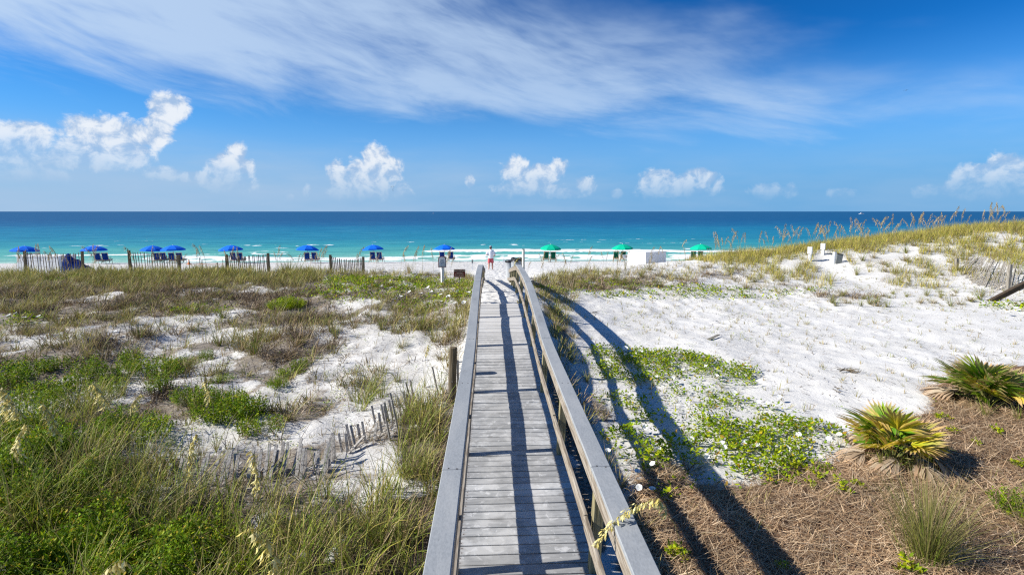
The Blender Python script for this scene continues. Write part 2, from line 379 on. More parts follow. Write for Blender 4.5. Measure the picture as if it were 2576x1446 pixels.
def tri_mesh(name, V, F, mat, col=None, smooth=False):
    V = np.ascontiguousarray(V, np.float32); F = np.ascontiguousarray(F, np.int32); k = F.shape[1]
    me = bpy.data.meshes.new(name)
    me.vertices.add(len(V)); me.vertices.foreach_set('co', V.ravel())
    me.loops.add(F.size); me.loops.foreach_set('vertex_index', F.ravel())
    me.polygons.add(len(F)); me.polygons.foreach_set('loop_start', np.arange(0, F.size, k, dtype=np.int32))
    if col is not None:
        a = me.attributes.new('col', 'FLOAT_COLOR', 'POINT')
        rgba = np.ones((len(V), 4), np.float32); rgba[:, :3] = col; a.data.foreach_set('color', rgba.ravel())
    me.update(calc_edges=True); me.validate()
    if mat: me.materials.append(mat)
    if smooth: me.shade_smooth()
    return me

class Geo:
    """collects simple solids of ONE part into one mesh"""
    def __init__(s): s.V = []; s.F = []
    def add(s, V, F):
        o = len(s.V); s.V += [tuple(v) for v in V]; s.F += [tuple(i + o for i in f) for f in F]; return s
    def bar(s, p0, p1, wd, ht, ch=0.004, up=(0, 0, 1), taper=1.0):
        p0, p1 = Vector(p0), Vector(p1); d = (p1 - p0).normalized(); up = Vector(up)
        side = d.cross(up)
        if side.length < 1e-4: side = d.cross(Vector((1, 0, 0)))
        side.normalize(); u = side.cross(d).normalized(); a, b = wd / 2, ht / 2; c = min(ch, a * 0.45, b * 0.45)
        prof = [(-a + c, -b), (a - c, -b), (a, -b + c), (a, b - c), (a - c, b), (-a + c, b), (-a, b - c), (-a, -b + c)]
        V = [p0 + side * x + u * y for x, y in prof] + [p1 + side * x * taper + u * y * taper for x, y in prof]
        F = [tuple(range(7, -1, -1)), tuple(range(8, 16))] + [(i, (i + 1) % 8, 8 + (i + 1) % 8, 8 + i) for i in range(8)]
        return s.add(V, F)
    def box(s, c, size, ch=0.004):
        c = Vector(c); h = size[2] / 2
        return s.bar(c - Vector((0, 0, h)), c + Vector((0, 0, h)), size[1], size[0], ch, up=(1, 0, 0))
    def tube(s, pts, rad, n=8, cap=True):
        pts = [Vector(p) for p in pts]; V = []; F = []
        rad = rad if hasattr(rad, '__len__') else [rad] * len(pts)
        for k, p in enumerate(pts):
            d = (pts[min(k + 1, len(pts) - 1)] - pts[max(k - 1, 0)]).normalized()
            a = d.cross(Vector((0, 0, 1)) if abs(d.z) < 0.95 else Vector((1, 0, 0))).normalized(); b = a.cross(d)
            V += [p + (a * math.cos(2 * math.pi * i / n) + b * math.sin(2 * math.pi * i / n)) * rad[k] for i in range(n)]
        for k in range(len(pts) - 1):
            F += [(k * n + i, k * n + (i + 1) % n, (k + 1) * n + (i + 1) % n, (k + 1) * n + i) for i in range(n)]
        if cap: F += [tuple(range(n - 1, -1, -1)), tuple((len(pts) - 1) * n + i for i in range(n))]
        return s.add(V, F)
    def lathe(s, prof, n=16, c=(0, 0, 0)):
        V = []; F = []; m = len(prof)
        for r, z in prof: V += [(c[0] + r * math.cos(2 * math.pi * i / n), c[1] + r * math.sin(2 * math.pi * i / n), c[2] + z) for i in range(n)]
        for k in range(m - 1): F += [(k * n + i, k * n + (i + 1) % n, (k + 1) * n + (i + 1) % n, (k + 1) * n + i) for i in range(n)]
        if prof[0][0] > 1e-6: F.append(tuple(range(n - 1, -1, -1)))
        if prof[-1][0] > 1e-6: F.append(tuple((m - 1) * n + i for i in range(n)))
        return s.add(V, F)
    def loft(s, rings, cap=True):
        n = len(rings[0]); V = [p for r in rings for p in r]
        F = [(k * n + i, k * n + (i + 1) % n, (k + 1) * n + (i + 1) % n, (k + 1) * n + i) for k in range(len(rings) - 1) for i in range(n)]
        if cap: F += [tuple(range(n - 1, -1, -1)), tuple((len(rings) - 1) * n + i for i in range(n))]
        return s.add(V, F)
    def me(s, name, mat, smooth=False):
        return mesh(name, s.V, s.F, mat, smooth)
    def obj(s, name, mat, parent=None, smooth=False, loc=(0, 0, 0), rot=(0, 0, 0)):
        return link(name, s.me(name, mat, smooth), parent, loc, rot)
# ------------------------------------------------------------------ masks on the ground
def poly_world(pts):
    out = []
    for p in pts:
        q = P(*p)
        if q is not None: out.append(q[:2])
    return np.array(out)
def in_poly(x, y, poly):
    c = np.zeros(x.shape, bool); n = len(poly); j = n - 1
    for i in range(n):
        xi, yi = poly[i]; xj, yj = poly[j]
        t = ((yi > y) != (yj > y)) & (x < (xj - xi) * (y - yi) / (yj - yi + 1e-12) + xi); c ^= t; j = i
    return c
STRAW = poly_world([(1530, 1300), (1560, 1245), (1640, 1215), (1760, 1240), (1880, 1235), (2000, 1190), (2110, 1160), (2200, 1095), (2290, 1030), (2350, 985), (2440, 950), (2575, 915)])
STRAW = np.vstack([STRAW, [[STRAW[-1][0] + 4, STRAW[-1][1] + 1.5], [24, 5], [24, -6], [1.0, -6]]])
def straw_mask(x, y):
    jx = (fbm(x * 0.9, y * 0.9, 3, 41) - 0.5) * 1.1; jy = (fbm(x * 0.9 + 9, y * 0.9, 3, 43) - 0.5) * 1.1
    m = 0
    for k, (ox, oy) in enumerate(((0, 0), (.18, .1), (-.18, .1), (.1, -.2), (-.1, -.2))):
        m = m + in_poly(x + jx + ox, y + jy + oy, STRAW)
    return m / 5.0

def ell(lst):
    """ellipses given by picture points -> world centres, radii, strength"""
    out = []
    for e in lst:
        cx, cy, rx, ry = e[:4]; s = e[4] if len(e) > 4 else 1.0
        q = P(cx, cy)
        if q is None: continue
        a = P(cx, cy - ry); b = P(cx, cy + ry)
        ry_w = max(0.15, (abs(a[1] - q[1]) if a is not None else 1.5) * 0.5 + (abs(b[1] - q[1]) if b is not None else 0.5) * 0.5)
        out.append((q[0], q[1], max(0.12, rx * px_m(q[1])), min(ry_w, 6.0), s))
    return np.array(out)
def field(x, y, E, soft=0.55):
    f = np.zeros(x.shape)
    for (cx, cy, rx, ry, s) in E:
        d = np.sqrt(((x - cx) / rx) ** 2 + ((y - cy) / ry) ** 2)
        f = np.maximum(f, s * sstep(1.25, 1.25 - soft, d))
    return f
E_TALL = ell([(150, 1280, 260, 190), (450, 1350, 260, 120), (760, 1380, 300, 110), (1000, 1320, 120, 150), (1050, 1060, 60, 110, .9),
              (1060, 1200, 60, 120), (30, 1120, 120, 150, .9), (600, 1350, 120, 40, .7), (830, 1290, 130, 60, .8), (930, 1000, 50, 40, .35), (400, 1480, 500, 100), (900, 1480, 300, 100)])
E_RIDGE = ell([(100, 715, 200, 32), (300, 708, 220, 26), (480, 705, 160, 22), (660, 705, 160, 22, .9), (730, 690, 30, 10), (40, 770, 120, 40, .7), (100, 830, 110, 30, .5),
               (640, 830, 110, 40, .5), (650, 880, 50, 30, .7), (830, 830, 40, 18, .6), (420, 790, 120, 30, .4), (1090, 800, 70, 60, .7), (1010, 775, 70, 30, .4),
               (1160, 770, 40, 70, .7), (1150, 850, 30, 60, .4), (1385, 725, 55, 28, .8), (1460, 700, 110, 16, .7), (1610, 698, 130, 16, .4), (1395, 800, 36, 50, .8), (1430, 880, 24, 40, .4),
               (880, 700, 120, 10, .5), (230, 850, 90, 20, .4), (520, 860, 50, 20, .5), (1500, 1140, 20, 60, .5), (330, 900, 120, 30, .35)])
E_DEAD = ell([(500, 765, 420, 42, .9), (200, 755, 260, 45, .9), (680, 800, 200, 36, .7), (150, 900, 220, 60, .7), (420, 1030, 160, 55, .95), (760, 1040, 90, 28, .8),
              (700, 870, 150, 40, .7), (1000, 805, 110, 40, .4), (880, 950, 150, 60, .3), (1690, 1195, 60, 38, 1), (1480, 712, 120, 20, .7), (1650, 705, 120, 14, .5), (1510, 1030, 30, 40, .6),
              (800, 740, 200, 22, .8), (300, 830, 260, 30, .5), (560, 1010, 100, 40, .4), (300, 1150, 200, 80, .6), (700, 1250, 250, 60, .5), (950, 1100, 90, 60, .5), (1820, 695, 90, 12, .5), (2150, 745, 130, 10, .5)])
E_VINE = ell([(1560, 895, 70, 16), (1650, 915, 150, 24), (1800, 935, 90, 18), (1570, 940, 70, 26, .9), (1720, 955, 120, 14, .8), (1840, 965, 50, 14, .8), (1700, 1010, 170, 30, .42), (1820, 1040, 160, 30, .42),
              (1740, 1075, 140, 36, .85), (1650, 1125, 130, 38), (1860, 1145, 180, 48), (1990, 1105, 140, 42, .85), (1830, 1190, 120, 34), (1710, 1165, 90, 30), (2090, 1110, 50, 24, .6), (1590, 1150, 50, 36, .8), (1700, 1235, 60, 20, .7),
              (1655, 1250, 26, 10, .9), (1940, 1190, 60, 14, .7), (1620, 745, 280, 8, .55), (1800, 735, 200, 7, .6), (1960, 738, 120, 7, .5), (1560, 715, 120, 8, .4), (2545, 775, 50, 22, .6), (2490, 760, 40, 10, .6),
              (1000, 718, 190, 16, .8), (1100, 752, 90, 26, .7), (940, 706, 110, 9, .9), (30, 808, 60, 16), (1160, 725, 40, 16, .8), (230, 694, 60, 8, .6), (1060, 745, 60, 20, .6), (500, 780, 60, 10, .5), (1240, 1150, 1, 1, 0)])
E_SAND = ell([(420, 815, 120, 18), (580, 785, 60, 14), (560, 840, 40, 10), (950, 900, 160, 60), (1050, 960, 80, 60), (880, 840, 90, 20), (700, 1000, 90, 30), (520, 1115, 190, 40), (760, 1090, 120, 30), (920, 1160, 90, 40, .8), (650, 735, 60, 6), (250, 748, 50, 8), (860, 735, 60, 5)])

E_DEAD = np.vstack([E_DEAD, [(1.2, 7.0, .45, 3.0, .95), (1.25, 11, .4, 2.5, .7), (-1.15, 8, .3, 4, .8)]])
E_RIDGE = np.vstack([E_RIDGE, [(1.3, 6.5, .35, 2.0, .8), (1.3, 9.5, .3, 1.5, .5), (1.5, 12.5, .4, 1.5, .6)]])
E_VINE[:, 2:4] *= 1.14
def litter_mask(x, y):
    d = np.maximum(field(x, y, E_DEAD, 0.8), field(x, y, E_TALL, 0.7) * 0.8)
    d = np.maximum(d, field(x, y, E_RIDGE, 0.7) * 0.75)
    d = np.maximum(d, 0.62 * sstep(-0.9, -2.5, x) * sstep(0.40, 0.56, fbm(x * 0.8, y * 0.8 + 4, 4, 63)) * sstep(31, 29, y))
    d = np.maximum(d, 0.45 * sstep(1.2, 2.5, x) * sstep(19, 23, y) * sstep(30, 28, y) * sstep(0.46, 0.6, fbm(x * 0.8, y * 0.8 + 4, 4, 64)))
    return np.clip(d, 0, 1) * (1 - 0.7 * field(x, y, E_SAND, 0.6)) * sstep(0.30, 0.58, fbm(x * 1.5 + 3, y * 1.5, 4, 61) + 0.16)

# ------------------------------------------------------------------ ground sheet
def axis(segs):
    out = [segs[0][0]]
    for a, b, st in segs:
        n = max(1, int(round((b - a) / st))); out += list(np.linspace(a, b, n + 1)[1:])
    return np.array(out)
def geom(a, b, n): return list(np.geomspace(a, b, n))
xs = axis([(-46, -13, .3), (-13, 15, .115), (15, 46, .3)])
xs = np.array(sorted([-v for v in geom(50, 900, 14)] + list(xs) + geom(50, 900, 14)))
ys = axis([(-6, 4, .6), (4, 22, .115), (22, 40, .2), (40, 76, .4), (76, 140, 2.0)])
ys = np.array(sorted([-v for v in geom(10, 500, 10)] + list(ys)))
GXm, GYm = np.meshgrid(xs, ys, indexing='ij')
GZm = gz(GXm, np.maximum(GYm, 0.0))
nx, ny = GXm.shape
idx = np.arange(nx * ny).reshape(nx, ny)
F = np.stack([idx[:-1, :-1], idx[1:, :-1], idx[1:, 1:], idx[:-1, 1:]], -1).reshape(-1, 4)
V = np.stack([GXm, GYm, GZm], -1).reshape(-1, 3)
sm = straw_mask(GXm.ravel(), GYm.ravel()); lm = litter_mask(GXm.ravel(), GYm.ravel())
far = (np.abs(GXm.ravel()) > 48) & (GYm.ravel() < 30)
lm = np.where(far, 0.5, lm)
path = (sstep(1.8, 0.8, np.abs(GXm)) * sstep(12, 14, GYm)).ravel() + sstep(36, 44, GYm).ravel() * 0.6

def ground_mat():
    m = bpy.data.materials.new('sand'); m.use_nodes = True; t = NT(m.node_tree)
    b = t.new('ShaderNodeBsdfPrincipled'); o = t.new('ShaderNodeOutputMaterial'); t.l.new(b.outputs[0], o.inputs[0])
    pos = t.new('ShaderNodeNewGeometry').outputs['Position']
    a = t.new('ShaderNodeAttribute', attribute_name='col'); s = t.sep(a.outputs['Vector'])
    nA = t.noise(pos, 0.7, 5, 0.6); nB = t.noise(pos, 14.0, 5, 0.65); nC = t.noise(pos, 60.0, 3, 0.6)
    sand = t.mix(t.ss(nA, 0.3, 0.7), (0.595, 0.58, 0.545), (0.68, 0.665, 0.63))
    sand = t.mix(t.math('MULTIPLY', t.ss(nB, 0.55, 0.75), 0.22), sand, (0.48, 0.46, 0.42))
    grey = t.math('MULTIPLY', t.ss(t.sep(pos)[0], -0.6, -2.5), t.ss(t.noise(pos, 1.6, 5, 0.65), 0.36, 0.60))
    sand = t.mix(t.math('MULTIPLY', grey, 0.5), sand, (0.42, 0.40, 0.37))            # organic specks greying the shrubby side
    vor = t.new('ShaderNodeTexVoronoi'); vor.inputs['Scale'].default_value = 16.0; t.l.new(pos, vor.inputs['Vector'])
    sand = t.mix(t.math('MULTIPLY', t.math('LESS_THAN', vor.outputs['Distance'], 0.14), t.ss(t.noise(pos, 1.1, 3, 0.6), 0.50, 0.62)), sand, (0.17, 0.14, 0.11))
    lit = t.mix(t.ss(nB, 0.35, 0.65), (0.10, 0.078, 0.058), (0.34, 0.295, 0.24))
    lit = t.mix(t.ss(nC, 0.52, 0.66), lit, (0.40, 0.35, 0.28))
    st = t.mix(t.ss(nB, 0.3, 0.7), (0.085, 0.05, 0.03), (0.24, 0.15, 0.092))
    hu = t.new('ShaderNodeAttribute', attribute_name='grass_shade').outputs['Fac']
    lit = t.mix(t.math('MULTIPLY', hu, 0.9), lit, (0.055, 0.042, 0.028))  # shade beneath thick grass, painted into the litter colour
    litf = t.ss(t.math('ADD', s[1], t.math('MULTIPLY', t.math('SUBTRACT', nB, 0.5), 0.9)), 0.34, 0.62)
    stf = t.ss(t.math('ADD', s[0], t.math('MULTIPLY', t.math('SUBTRACT', nB, 0.5), 0.7)), 0.30, 0.62)
    c = t.mix(litf, sand, lit); c = t.mix(stf, c, st)
    z = t.sep(pos)[2]
    wet = t.math('SUBTRACT', 1.0, t.ss(t.math('ADD', z, t.math('MULTIPLY', t.math('SUBTRACT', nA, 0.5), 0.15)), 0.16, 0.36))
    c = t.mix(wet, c, (0.40, 0.385, 0.36))
    t.l.new(c, b.inputs['Base Color'])
    t.l.new(t.lin(wet, 0, 1, 0.9, 0.35), b.inputs['Roughness']); b.inputs['Specular IOR Level'].default_value = 0.15
    fp = t.new('ShaderNodeTexVoronoi', feature='SMOOTH_F1'); fp.inputs['Scale'].default_value = 3.6
    t.l.new(t.vmath('ADD', pos, t.vmath('MULTIPLY', t.comb(nA, nB, 0.0), (0.3, 0.3, 0.0))), fp.inputs['Vector'])
    h = t.math('ADD', t.math('MULTIPLY', nB, 0.35), t.math('MULTIPLY', nC, 0.10))
    h = t.math('ADD', h, t.math('MULTIPLY', t.math('MULTIPLY', t.ss(fp.outputs['Distance'], 0.05, 0.55), s[2]), 1.1))
    bp = t.new('ShaderNodeBump'); bp.inputs['Strength'].default_value = 0.75; bp.inputs['Distance'].default_value = 0.075
    t.l.new(h, bp.inputs['Height']); t.l.new(bp.outputs[0], b.inputs['Normal'])
    return m
M_ground = ground_mat()
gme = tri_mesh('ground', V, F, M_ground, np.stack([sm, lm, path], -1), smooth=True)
shade_at = gme.attributes.new('grass_shade', 'FLOAT', 'POINT'); shade_at.data.foreach_set('value', np.clip(field(GXm.ravel(), GYm.ravel(), E_TALL, .8) + .35 * field(GXm.ravel(), GYm.ravel(), E_RIDGE, .7), 0, 1).astype(np.float32))  # mask of the painted shade under tall and ridge grass
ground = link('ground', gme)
tag(ground, 'white quartz sand of the dunes and beach with brown straw litter', 'sand', kind='structure')

# ------------------------------------------------------------------ sea
xs = axis([(-140, 140, .7)]); xs = np.array(sorted([-v for v in geom(146, 40000, 36)] + list(xs) + geom(146, 40000, 36)))
ys = axis([(62, 120, .3), (120, 320, 1.6)]); ys = np.array(list(ys) + geom(326, 40000, 46))
X, Y = np.meshgrid(xs, ys, indexing='ij')
Ys = Y - 70.0 + (fbm(X * 0.012 + 3, X * 0 + 1.5, 3, 71) - 0.5) * 9.0                # crests run nearly along the shore
h = np.zeros_like(X)
def crest(c, wdt, hgt, seed, thr, back=2.4):
    m = sstep(thr, thr + 0.22, fbm(X * 0.022 + seed * 3.1, Y * 0 + seed, 3, seed))
    d = Ys - c
    return hgt * np.where(d < 0, np.exp(-(d / wdt) ** 2), np.exp(-(d / (wdt * back)) ** 2)) * m
h += crest(5.0, 1.1, 0.42, 5, 0.30) + crest(13.5, 1.5, 0.55, 8, 0.42) + crest(22, 2.2, 0.42, 12, 0.48) + crest(34, 2.6, 0.34, 15, 0.45) + crest(48, 3, .28, 19, .45) + crest(64, 3.2, .25, 21, .45)
chop = (fbm(X * 0.18, Y * 0.42, 3, 31) - 0.5) * 0.30 * sstep(64, 90, Y) * sstep(500, 200, Y)
Zs = h + chop * 0.6
fm = sstep(0.50, 0.74, fbm(X * 0.028 + 1.7, Y * 0.05, 2, 52) + 0.16)
tex = fbm(X * 0.5, Y * 1.3, 3, 55)
foam = np.clip(sstep(0.8, 2.6, Ys + (tex - .5) * 4) * sstep(8.6, 5.0, Ys + (tex - .5) * 5) * (.12 + .88 * fm) * sstep(.34, .60, tex + .04), 0, 1)
foam = np.maximum(foam, sstep(-1.6, -1.1, Ys) * sstep(0.1, -.7, Ys) * 0.55 * sstep(.42, .62, tex + .05))           # swash lace
foam = np.maximum(foam, 0.55 * sstep(-1, 1.5, Ys) * sstep(6, 2.5, Ys) * sstep(.5, .68, tex))
m2 = sstep(.62, .72, fbm(X * 0.03 + 40, Y * 0.02, 2, 58)); foam = np.maximum(foam, m2 * sstep(11.9, 12.8, Ys) * sstep(15.2, 13.6, Ys) * sstep(.32, .5, tex + .12))
m3 = sstep(.70, .76, fbm(X * 0.05 + 14, Y * 0.3, 2, 59)); foam = np.maximum(foam, .55 * m3 * sstep(.6, .7, tex) * sstep(64, 80, Y) * sstep(170, 110, Y))
Zs = Zs + foam * 0.10 * (0.5 + tex)
idx = np.arange(X.size).reshape(X.shape)
F = np.stack([idx[:-1, :-1], idx[1:, :-1], idx[1:, 1:], idx[:-1, 1:]], -1).reshape(-1, 4)
V = np.stack([X, Y, Zs], -1).reshape(-1, 3)
def sea_mat():
    m = bpy.data.materials.new('sea_water'); m.use_nodes = True; t = NT(m.node_tree)
    df = t.new('ShaderNodeBsdfDiffuse'); gl = t.new('ShaderNodeBsdfGlossy'); mx = t.new('ShaderNodeMixShader'); o = t.new('ShaderNodeOutputMaterial')
    t.l.new(df.outputs[0], mx.inputs[1]); t.l.new(gl.outputs[0], mx.inputs[2]); t.l.new(mx.outputs[0], o.inputs[0]); gl.inputs['Roughness'].default_value = 0.28
    pos = t.new('ShaderNodeNewGeometry').outputs['Position']
    a = t.new('ShaderNodeAttribute', attribute_name='col'); s = t.sep(a.outputs['Vector'])
    p = t.sep(pos)
    big_ = t.noise(t.vmath('MULTIPLY', pos, (0.010, 0.035, 0.0)), 1.0, 4, 0.6)
    streak = t.noise(t.vmath('MULTIPLY', pos, (0.07, 0.30, 0.0)), 1.0, 5, 0.65)
    yy = t.math('ADD', p[1], t.math('MULTIPLY', t.math('SUBTRACT', big_, 0.5), t.lin(p[1], 70, 300, 8, 130)))
    x_ = t.math('LOGARITHM', t.math('MAXIMUM', t.math('DIVIDE', yy, 66.0), 1.0), 10.0)        # 0 at the shore, 1 ten times farther
    c = t.ramp(x_, [(0.00, (0.42, 0.54, 0.46)), (0.05, (0.24, 0.47, 0.40)), (0.10, (0.10, 0.37, 0.335)), (0.19, (0.035, 0.275, 0.32)), (0.30, (0.012, 0.195, 0.305)),
                    (0.50, (0.007, 0.160, 0.295)), (0.62, (0.005, 0.108, 0.245)), (0.80, (0.004, 0.084, 0.215)), (1.0, (0.005, 0.084, 0.210))])
    c = t.mix(t.math('MULTIPLY', t.ss(streak, 0.48, 0.66), 0.62), c, t.mix(1.0, c, (0.45, 0.62, 0.72), 'MULTIPLY'))
    c = t.mix(t.math('MULTIPLY', t.ss(streak, 0.46, 0.30), 0.20), c, t.mix(0.5, c, (0.30, 0.60, 0.62)))
    fz = t.noise(t.vmath('MULTIPLY', pos, (1.6, 2.6, 2.6)), 1.0, 5, 0.65)
    f = t.ss(t.math('ADD', s[0], t.math('MULTIPLY', t.math('SUBTRACT', fz, 0.5), 0.8)), 0.30, 0.55)
    f = t.math('MULTIPLY', f, t.math('GREATER_THAN', s[0], 0.02))
    c = t.mix(f, c, (0.80, 0.82, 0.82)); t.l.new(c, df.inputs['Color'])
    t.l.new(t.lin(f, 0, 1, 0.10, 0.0), mx.inputs[0])
    w1 = t.noise(t.vmath('MULTIPLY', pos, (0.35, 1.1, 0.0)), 1.0, 5, 0.6); w2 = t.noise(t.vmath('MULTIPLY', pos, (1.6, 4.0, 0.0)), 1.0, 4, 0.6)
    hgt = t.math('ADD', t.math('MULTIPLY', w1, 0.5), t.math('MULTIPLY', w2, 0.16))
    bp = t.new('ShaderNodeBump'); bp.inputs['Strength'].default_value = 0.8; bp.inputs['Distance'].default_value = 0.5
    t.l.new(hgt, bp.inputs['Height']); t.l.new(bp.outputs[0], df.inputs['Normal']); t.l.new(bp.outputs[0], gl.inputs['Normal'])
    return m
sea = link('sea', tri_mesh('sea', V, F, sea_mat(), np.stack([foam.ravel()] * 3, -1), smooth=True))
tag(sea, 'turquoise sea deepening to dark blue with white surf on the beach', 'water', kind='structure')

# ------------------------------------------------------------------ boardwalk
DK = np.array([[-3, 3.41], [6, 3.41], [8.5, 3.42], [9.8, 3.46], [11, 3.60], [12.2, 3.73], [13.5, 3.85], [14.7, 3.91], [17, 3.92], [19.6, 3.86], [24, 3.38], [29.5, 2.78]])
def deckz(y):
    yy = np.linspace(y - 0.5, y + 0.5, 7); return float(np.mean(np.interp(yy, DK[:, 0], DK[:, 1])))
bw = empty('boardwalk', (0, 8, 2.8), 0, 'weathered grey plank boardwalk with capped railings crossing the dunes to the beach', 'boardwalk')
def under(o, root):                                                # keep a part where it is while its thing's origin is elsewhere
    o.parent = root; o.matrix_parent_inverse = root.matrix_world.inverted() if False else Matrix.Translation(-Vector(root.location)); return o
PL, PW = 1.56, 0.1340
plank_me = [Geo().bar((-PL / 2, 0, 0), (PL / 2, 0, 0), PW, 0.038, 0.005).me('plank', M_plank) for _ in range(3)]
y = 1.6; k = 0
while y < 16.6:
    dzdy = (deckz(y + .1) - deckz(y - .1)) / .2
    o = link('plank', plank_me[k % 3], None, (random.uniform(-.012, .012), y, deckz(y) - 0.019 + random.uniform(-.003, .003)),
             (math.atan(dzdy) + random.uniform(-.02, .02), random.uniform(-.003, .003), random.uniform(-.004, .004)),
             (1 + random.uniform(-.008, .008), 1 + random.uniform(-.02, .015), 1))
    under(o, bw); y += 0.1525; k += 1
for sx in (-0.62, 0, 0.62):
    pts = [1.2, 5, 9, 11, 13, 15, 17.5]
    for a, b in zip(pts[:-1], pts[1:]):
        under(Geo().bar((sx, a, deckz(a) - .13), (sx, b, deckz(b) - .13), 0.04, 0.18).obj('joist', M_postw), bw)
RAILH = 1.04
LEAN = {-1: 0.0, 1: 0.105}                                        # the vine-side railing leans outwards with age
PY = [2.33 + 2.44 * i for i in range(8)]                            # post lines; the last is at 19.4
PY2 = [21.6, 23.8, 26.0, 28.4]                                       # the stretch running down to the beach
def railtop(y): return deckz(y) + RAILH if y <= 19.6 else float(np.interp(y, [19.6, 28.6], [deckz(19.6) + RAILH, 3.70]))
for sd in (-1, 1):
    xi = 0.61 * sd
    for y in PY + PY2:
        top = railtop(y) - 0.04; zb = min(float(gz(xi, y)), deckz(y)) - 0.45
        if y < 13: zb = float(gz(xi, y)) - 0.3
        under(Geo().bar((xi + .0525 * sd, y, zb), (xi + .0525 * sd + LEAN[sd], y, top), 0.105, 0.105, 0.006, up=(1, 0, 0)).obj('post', M_postw), bw)
    allp = PY + PY2
    st = [PY[0] - 2.44] + allp
    # lower rails, cap boards and the fascia under the cap, board by board
    for a, b in zip(st[:-1], st[1:]):
        g = 0.006
        xr = xi - 0.020 * sd + LEAN[sd] * .35
        za, zb2 = (deckz(a) + 0.49, deckz(b) + 0.49) if b <= 19.7 else (railtop(a) - .55, railtop(b) - .55)
        j = random.uniform(-.012, .012)
        under(Geo().bar((xr + random.uniform(-.005, .005), a + g, za + j), (xr + random.uniform(-.005, .005), b - g, zb2 + j), 0.038, 0.14, 0.006).obj('lower_rail', M_railw), bw)
        xf = xi - 0.020 * sd + LEAN[sd]
        under(Geo().bar((xf, a + g, railtop(a) - .125), (xf, b - g, railtop(b) - .125), 0.038, 0.165, 0.006).obj('fascia_board', M_railw), bw)
    for yv in PY[:6]:                                                 # screw heads in the cap over the near posts
        for q in (-.035, .045): under(Geo().lathe([(.009, 0), (.007, .003), (0, .004)], 8, (xi + .052 * sd + LEAN[sd] + q, yv + random.uniform(-.03, .03), railtop(yv))).obj('screw', M_darkmetal), bw)
    st2 = [PY[0] - 2.44] + [PY[i] for i in (1, 3, 5, 7)] + PY2
    for a, b in zip(st2[:-1], st2[1:]):
        nseg = max(1, int((b - a) / 0.6)); ysg = np.linspace(a + .004, b - .004, nseg + 1)
        g = Geo(); rings = []
        for yv in ysg:
            c0, zt, hw, c = xi + 0.052 * sd + LEAN[sd], railtop(yv), 0.095, 0.007
            rings.append([Vector((c0 + px, yv, zt + pz)) for px, pz in ((-hw + c, -.038), (hw - c, -.038), (hw, -.038 + c), (hw, -c), (hw - c, 0), (-hw + c, 0), (-hw, -c), (-hw, -.038 + c))])
        g.loft(rings); under(g.obj('cap_board', M_cap), bw)
# ------------------------------------------------------------------ beach umbrellas and chairs
def on_ground(vx, Y):
    p = at_depth(vx, 660, Y); return Vector((p[0], Y, float(gz(p[0], Y))))
def canopy_panel(mat):
    n, m = 5, 7; R, Hh = 1.32, 0.50; V = []; F = []
    for i in range(n + 1):
        a = (i / n - .5) * math.pi / 4
        for j in range(m + 1):
            t = j / m; r = R * t * (1 - 0.045 * math.cos(a * 4) * t - 0.03 * t * math.cos(a * 4)); z = Hh * (1 - t ** 1.75) - 0.035 * math.cos(a * 4) * t * (1 - t) * 2
            V.append((r * math.cos(a) / math.cos(a) * math.cos(a), r * math.sin(a), z))
        V.append((R * (.995 - .07 * math.cos(a * 4)) * math.cos(a), R * (.995 - .07 * math.cos(a * 4)) * math.sin(a), -0.10 - 0.02 * math.cos(a * 4)))
    k = m + 2
    for i in range(n):
        for j in range(m + 1): F.append((i * k + j, i * k + j + 1, (i + 1) * k + j + 1, (i + 1) * k + j))
    me = mesh('canopy_panel', V, F, mat, True); return me
def make_umbrella(mat, colour):
    r = empty('beach_umbrella')
    pm_ = canopy_panel(mat); H = 1.62
    for i in range(8): link('canopy_panel', pm_, r, (0, 0, H), (0, 0, i * math.pi / 4 + .2))
    Geo().tube([(0, 0, -.35), (0, 0, H + .50)], .022, 8).obj('pole', M_pale_wood if colour == 'blue' else M_metal, r)
    rib = Geo().tube([(0, 0, H + .44), (.7, 0, H + .30), (1.24, 0, H - .03)], .008, 5).me('rib', M_metal)
    strut = Geo().tube([(0.02, 0, H + .12), (.62, 0, H + .30)], .007, 5).me('strut', M_metal)
    for i in range(8):
        o = link('rib', rib, r, (0, 0, 0), (0, 0, (i + .5) * math.pi / 4 + .2)); link('strut', strut, o)
    Geo().lathe([(.035, 0), (.03, .05), (.012, .09), (.0, .12)], 10, (0, 0, H + .48)).obj('finial', M_white, r)
    return r
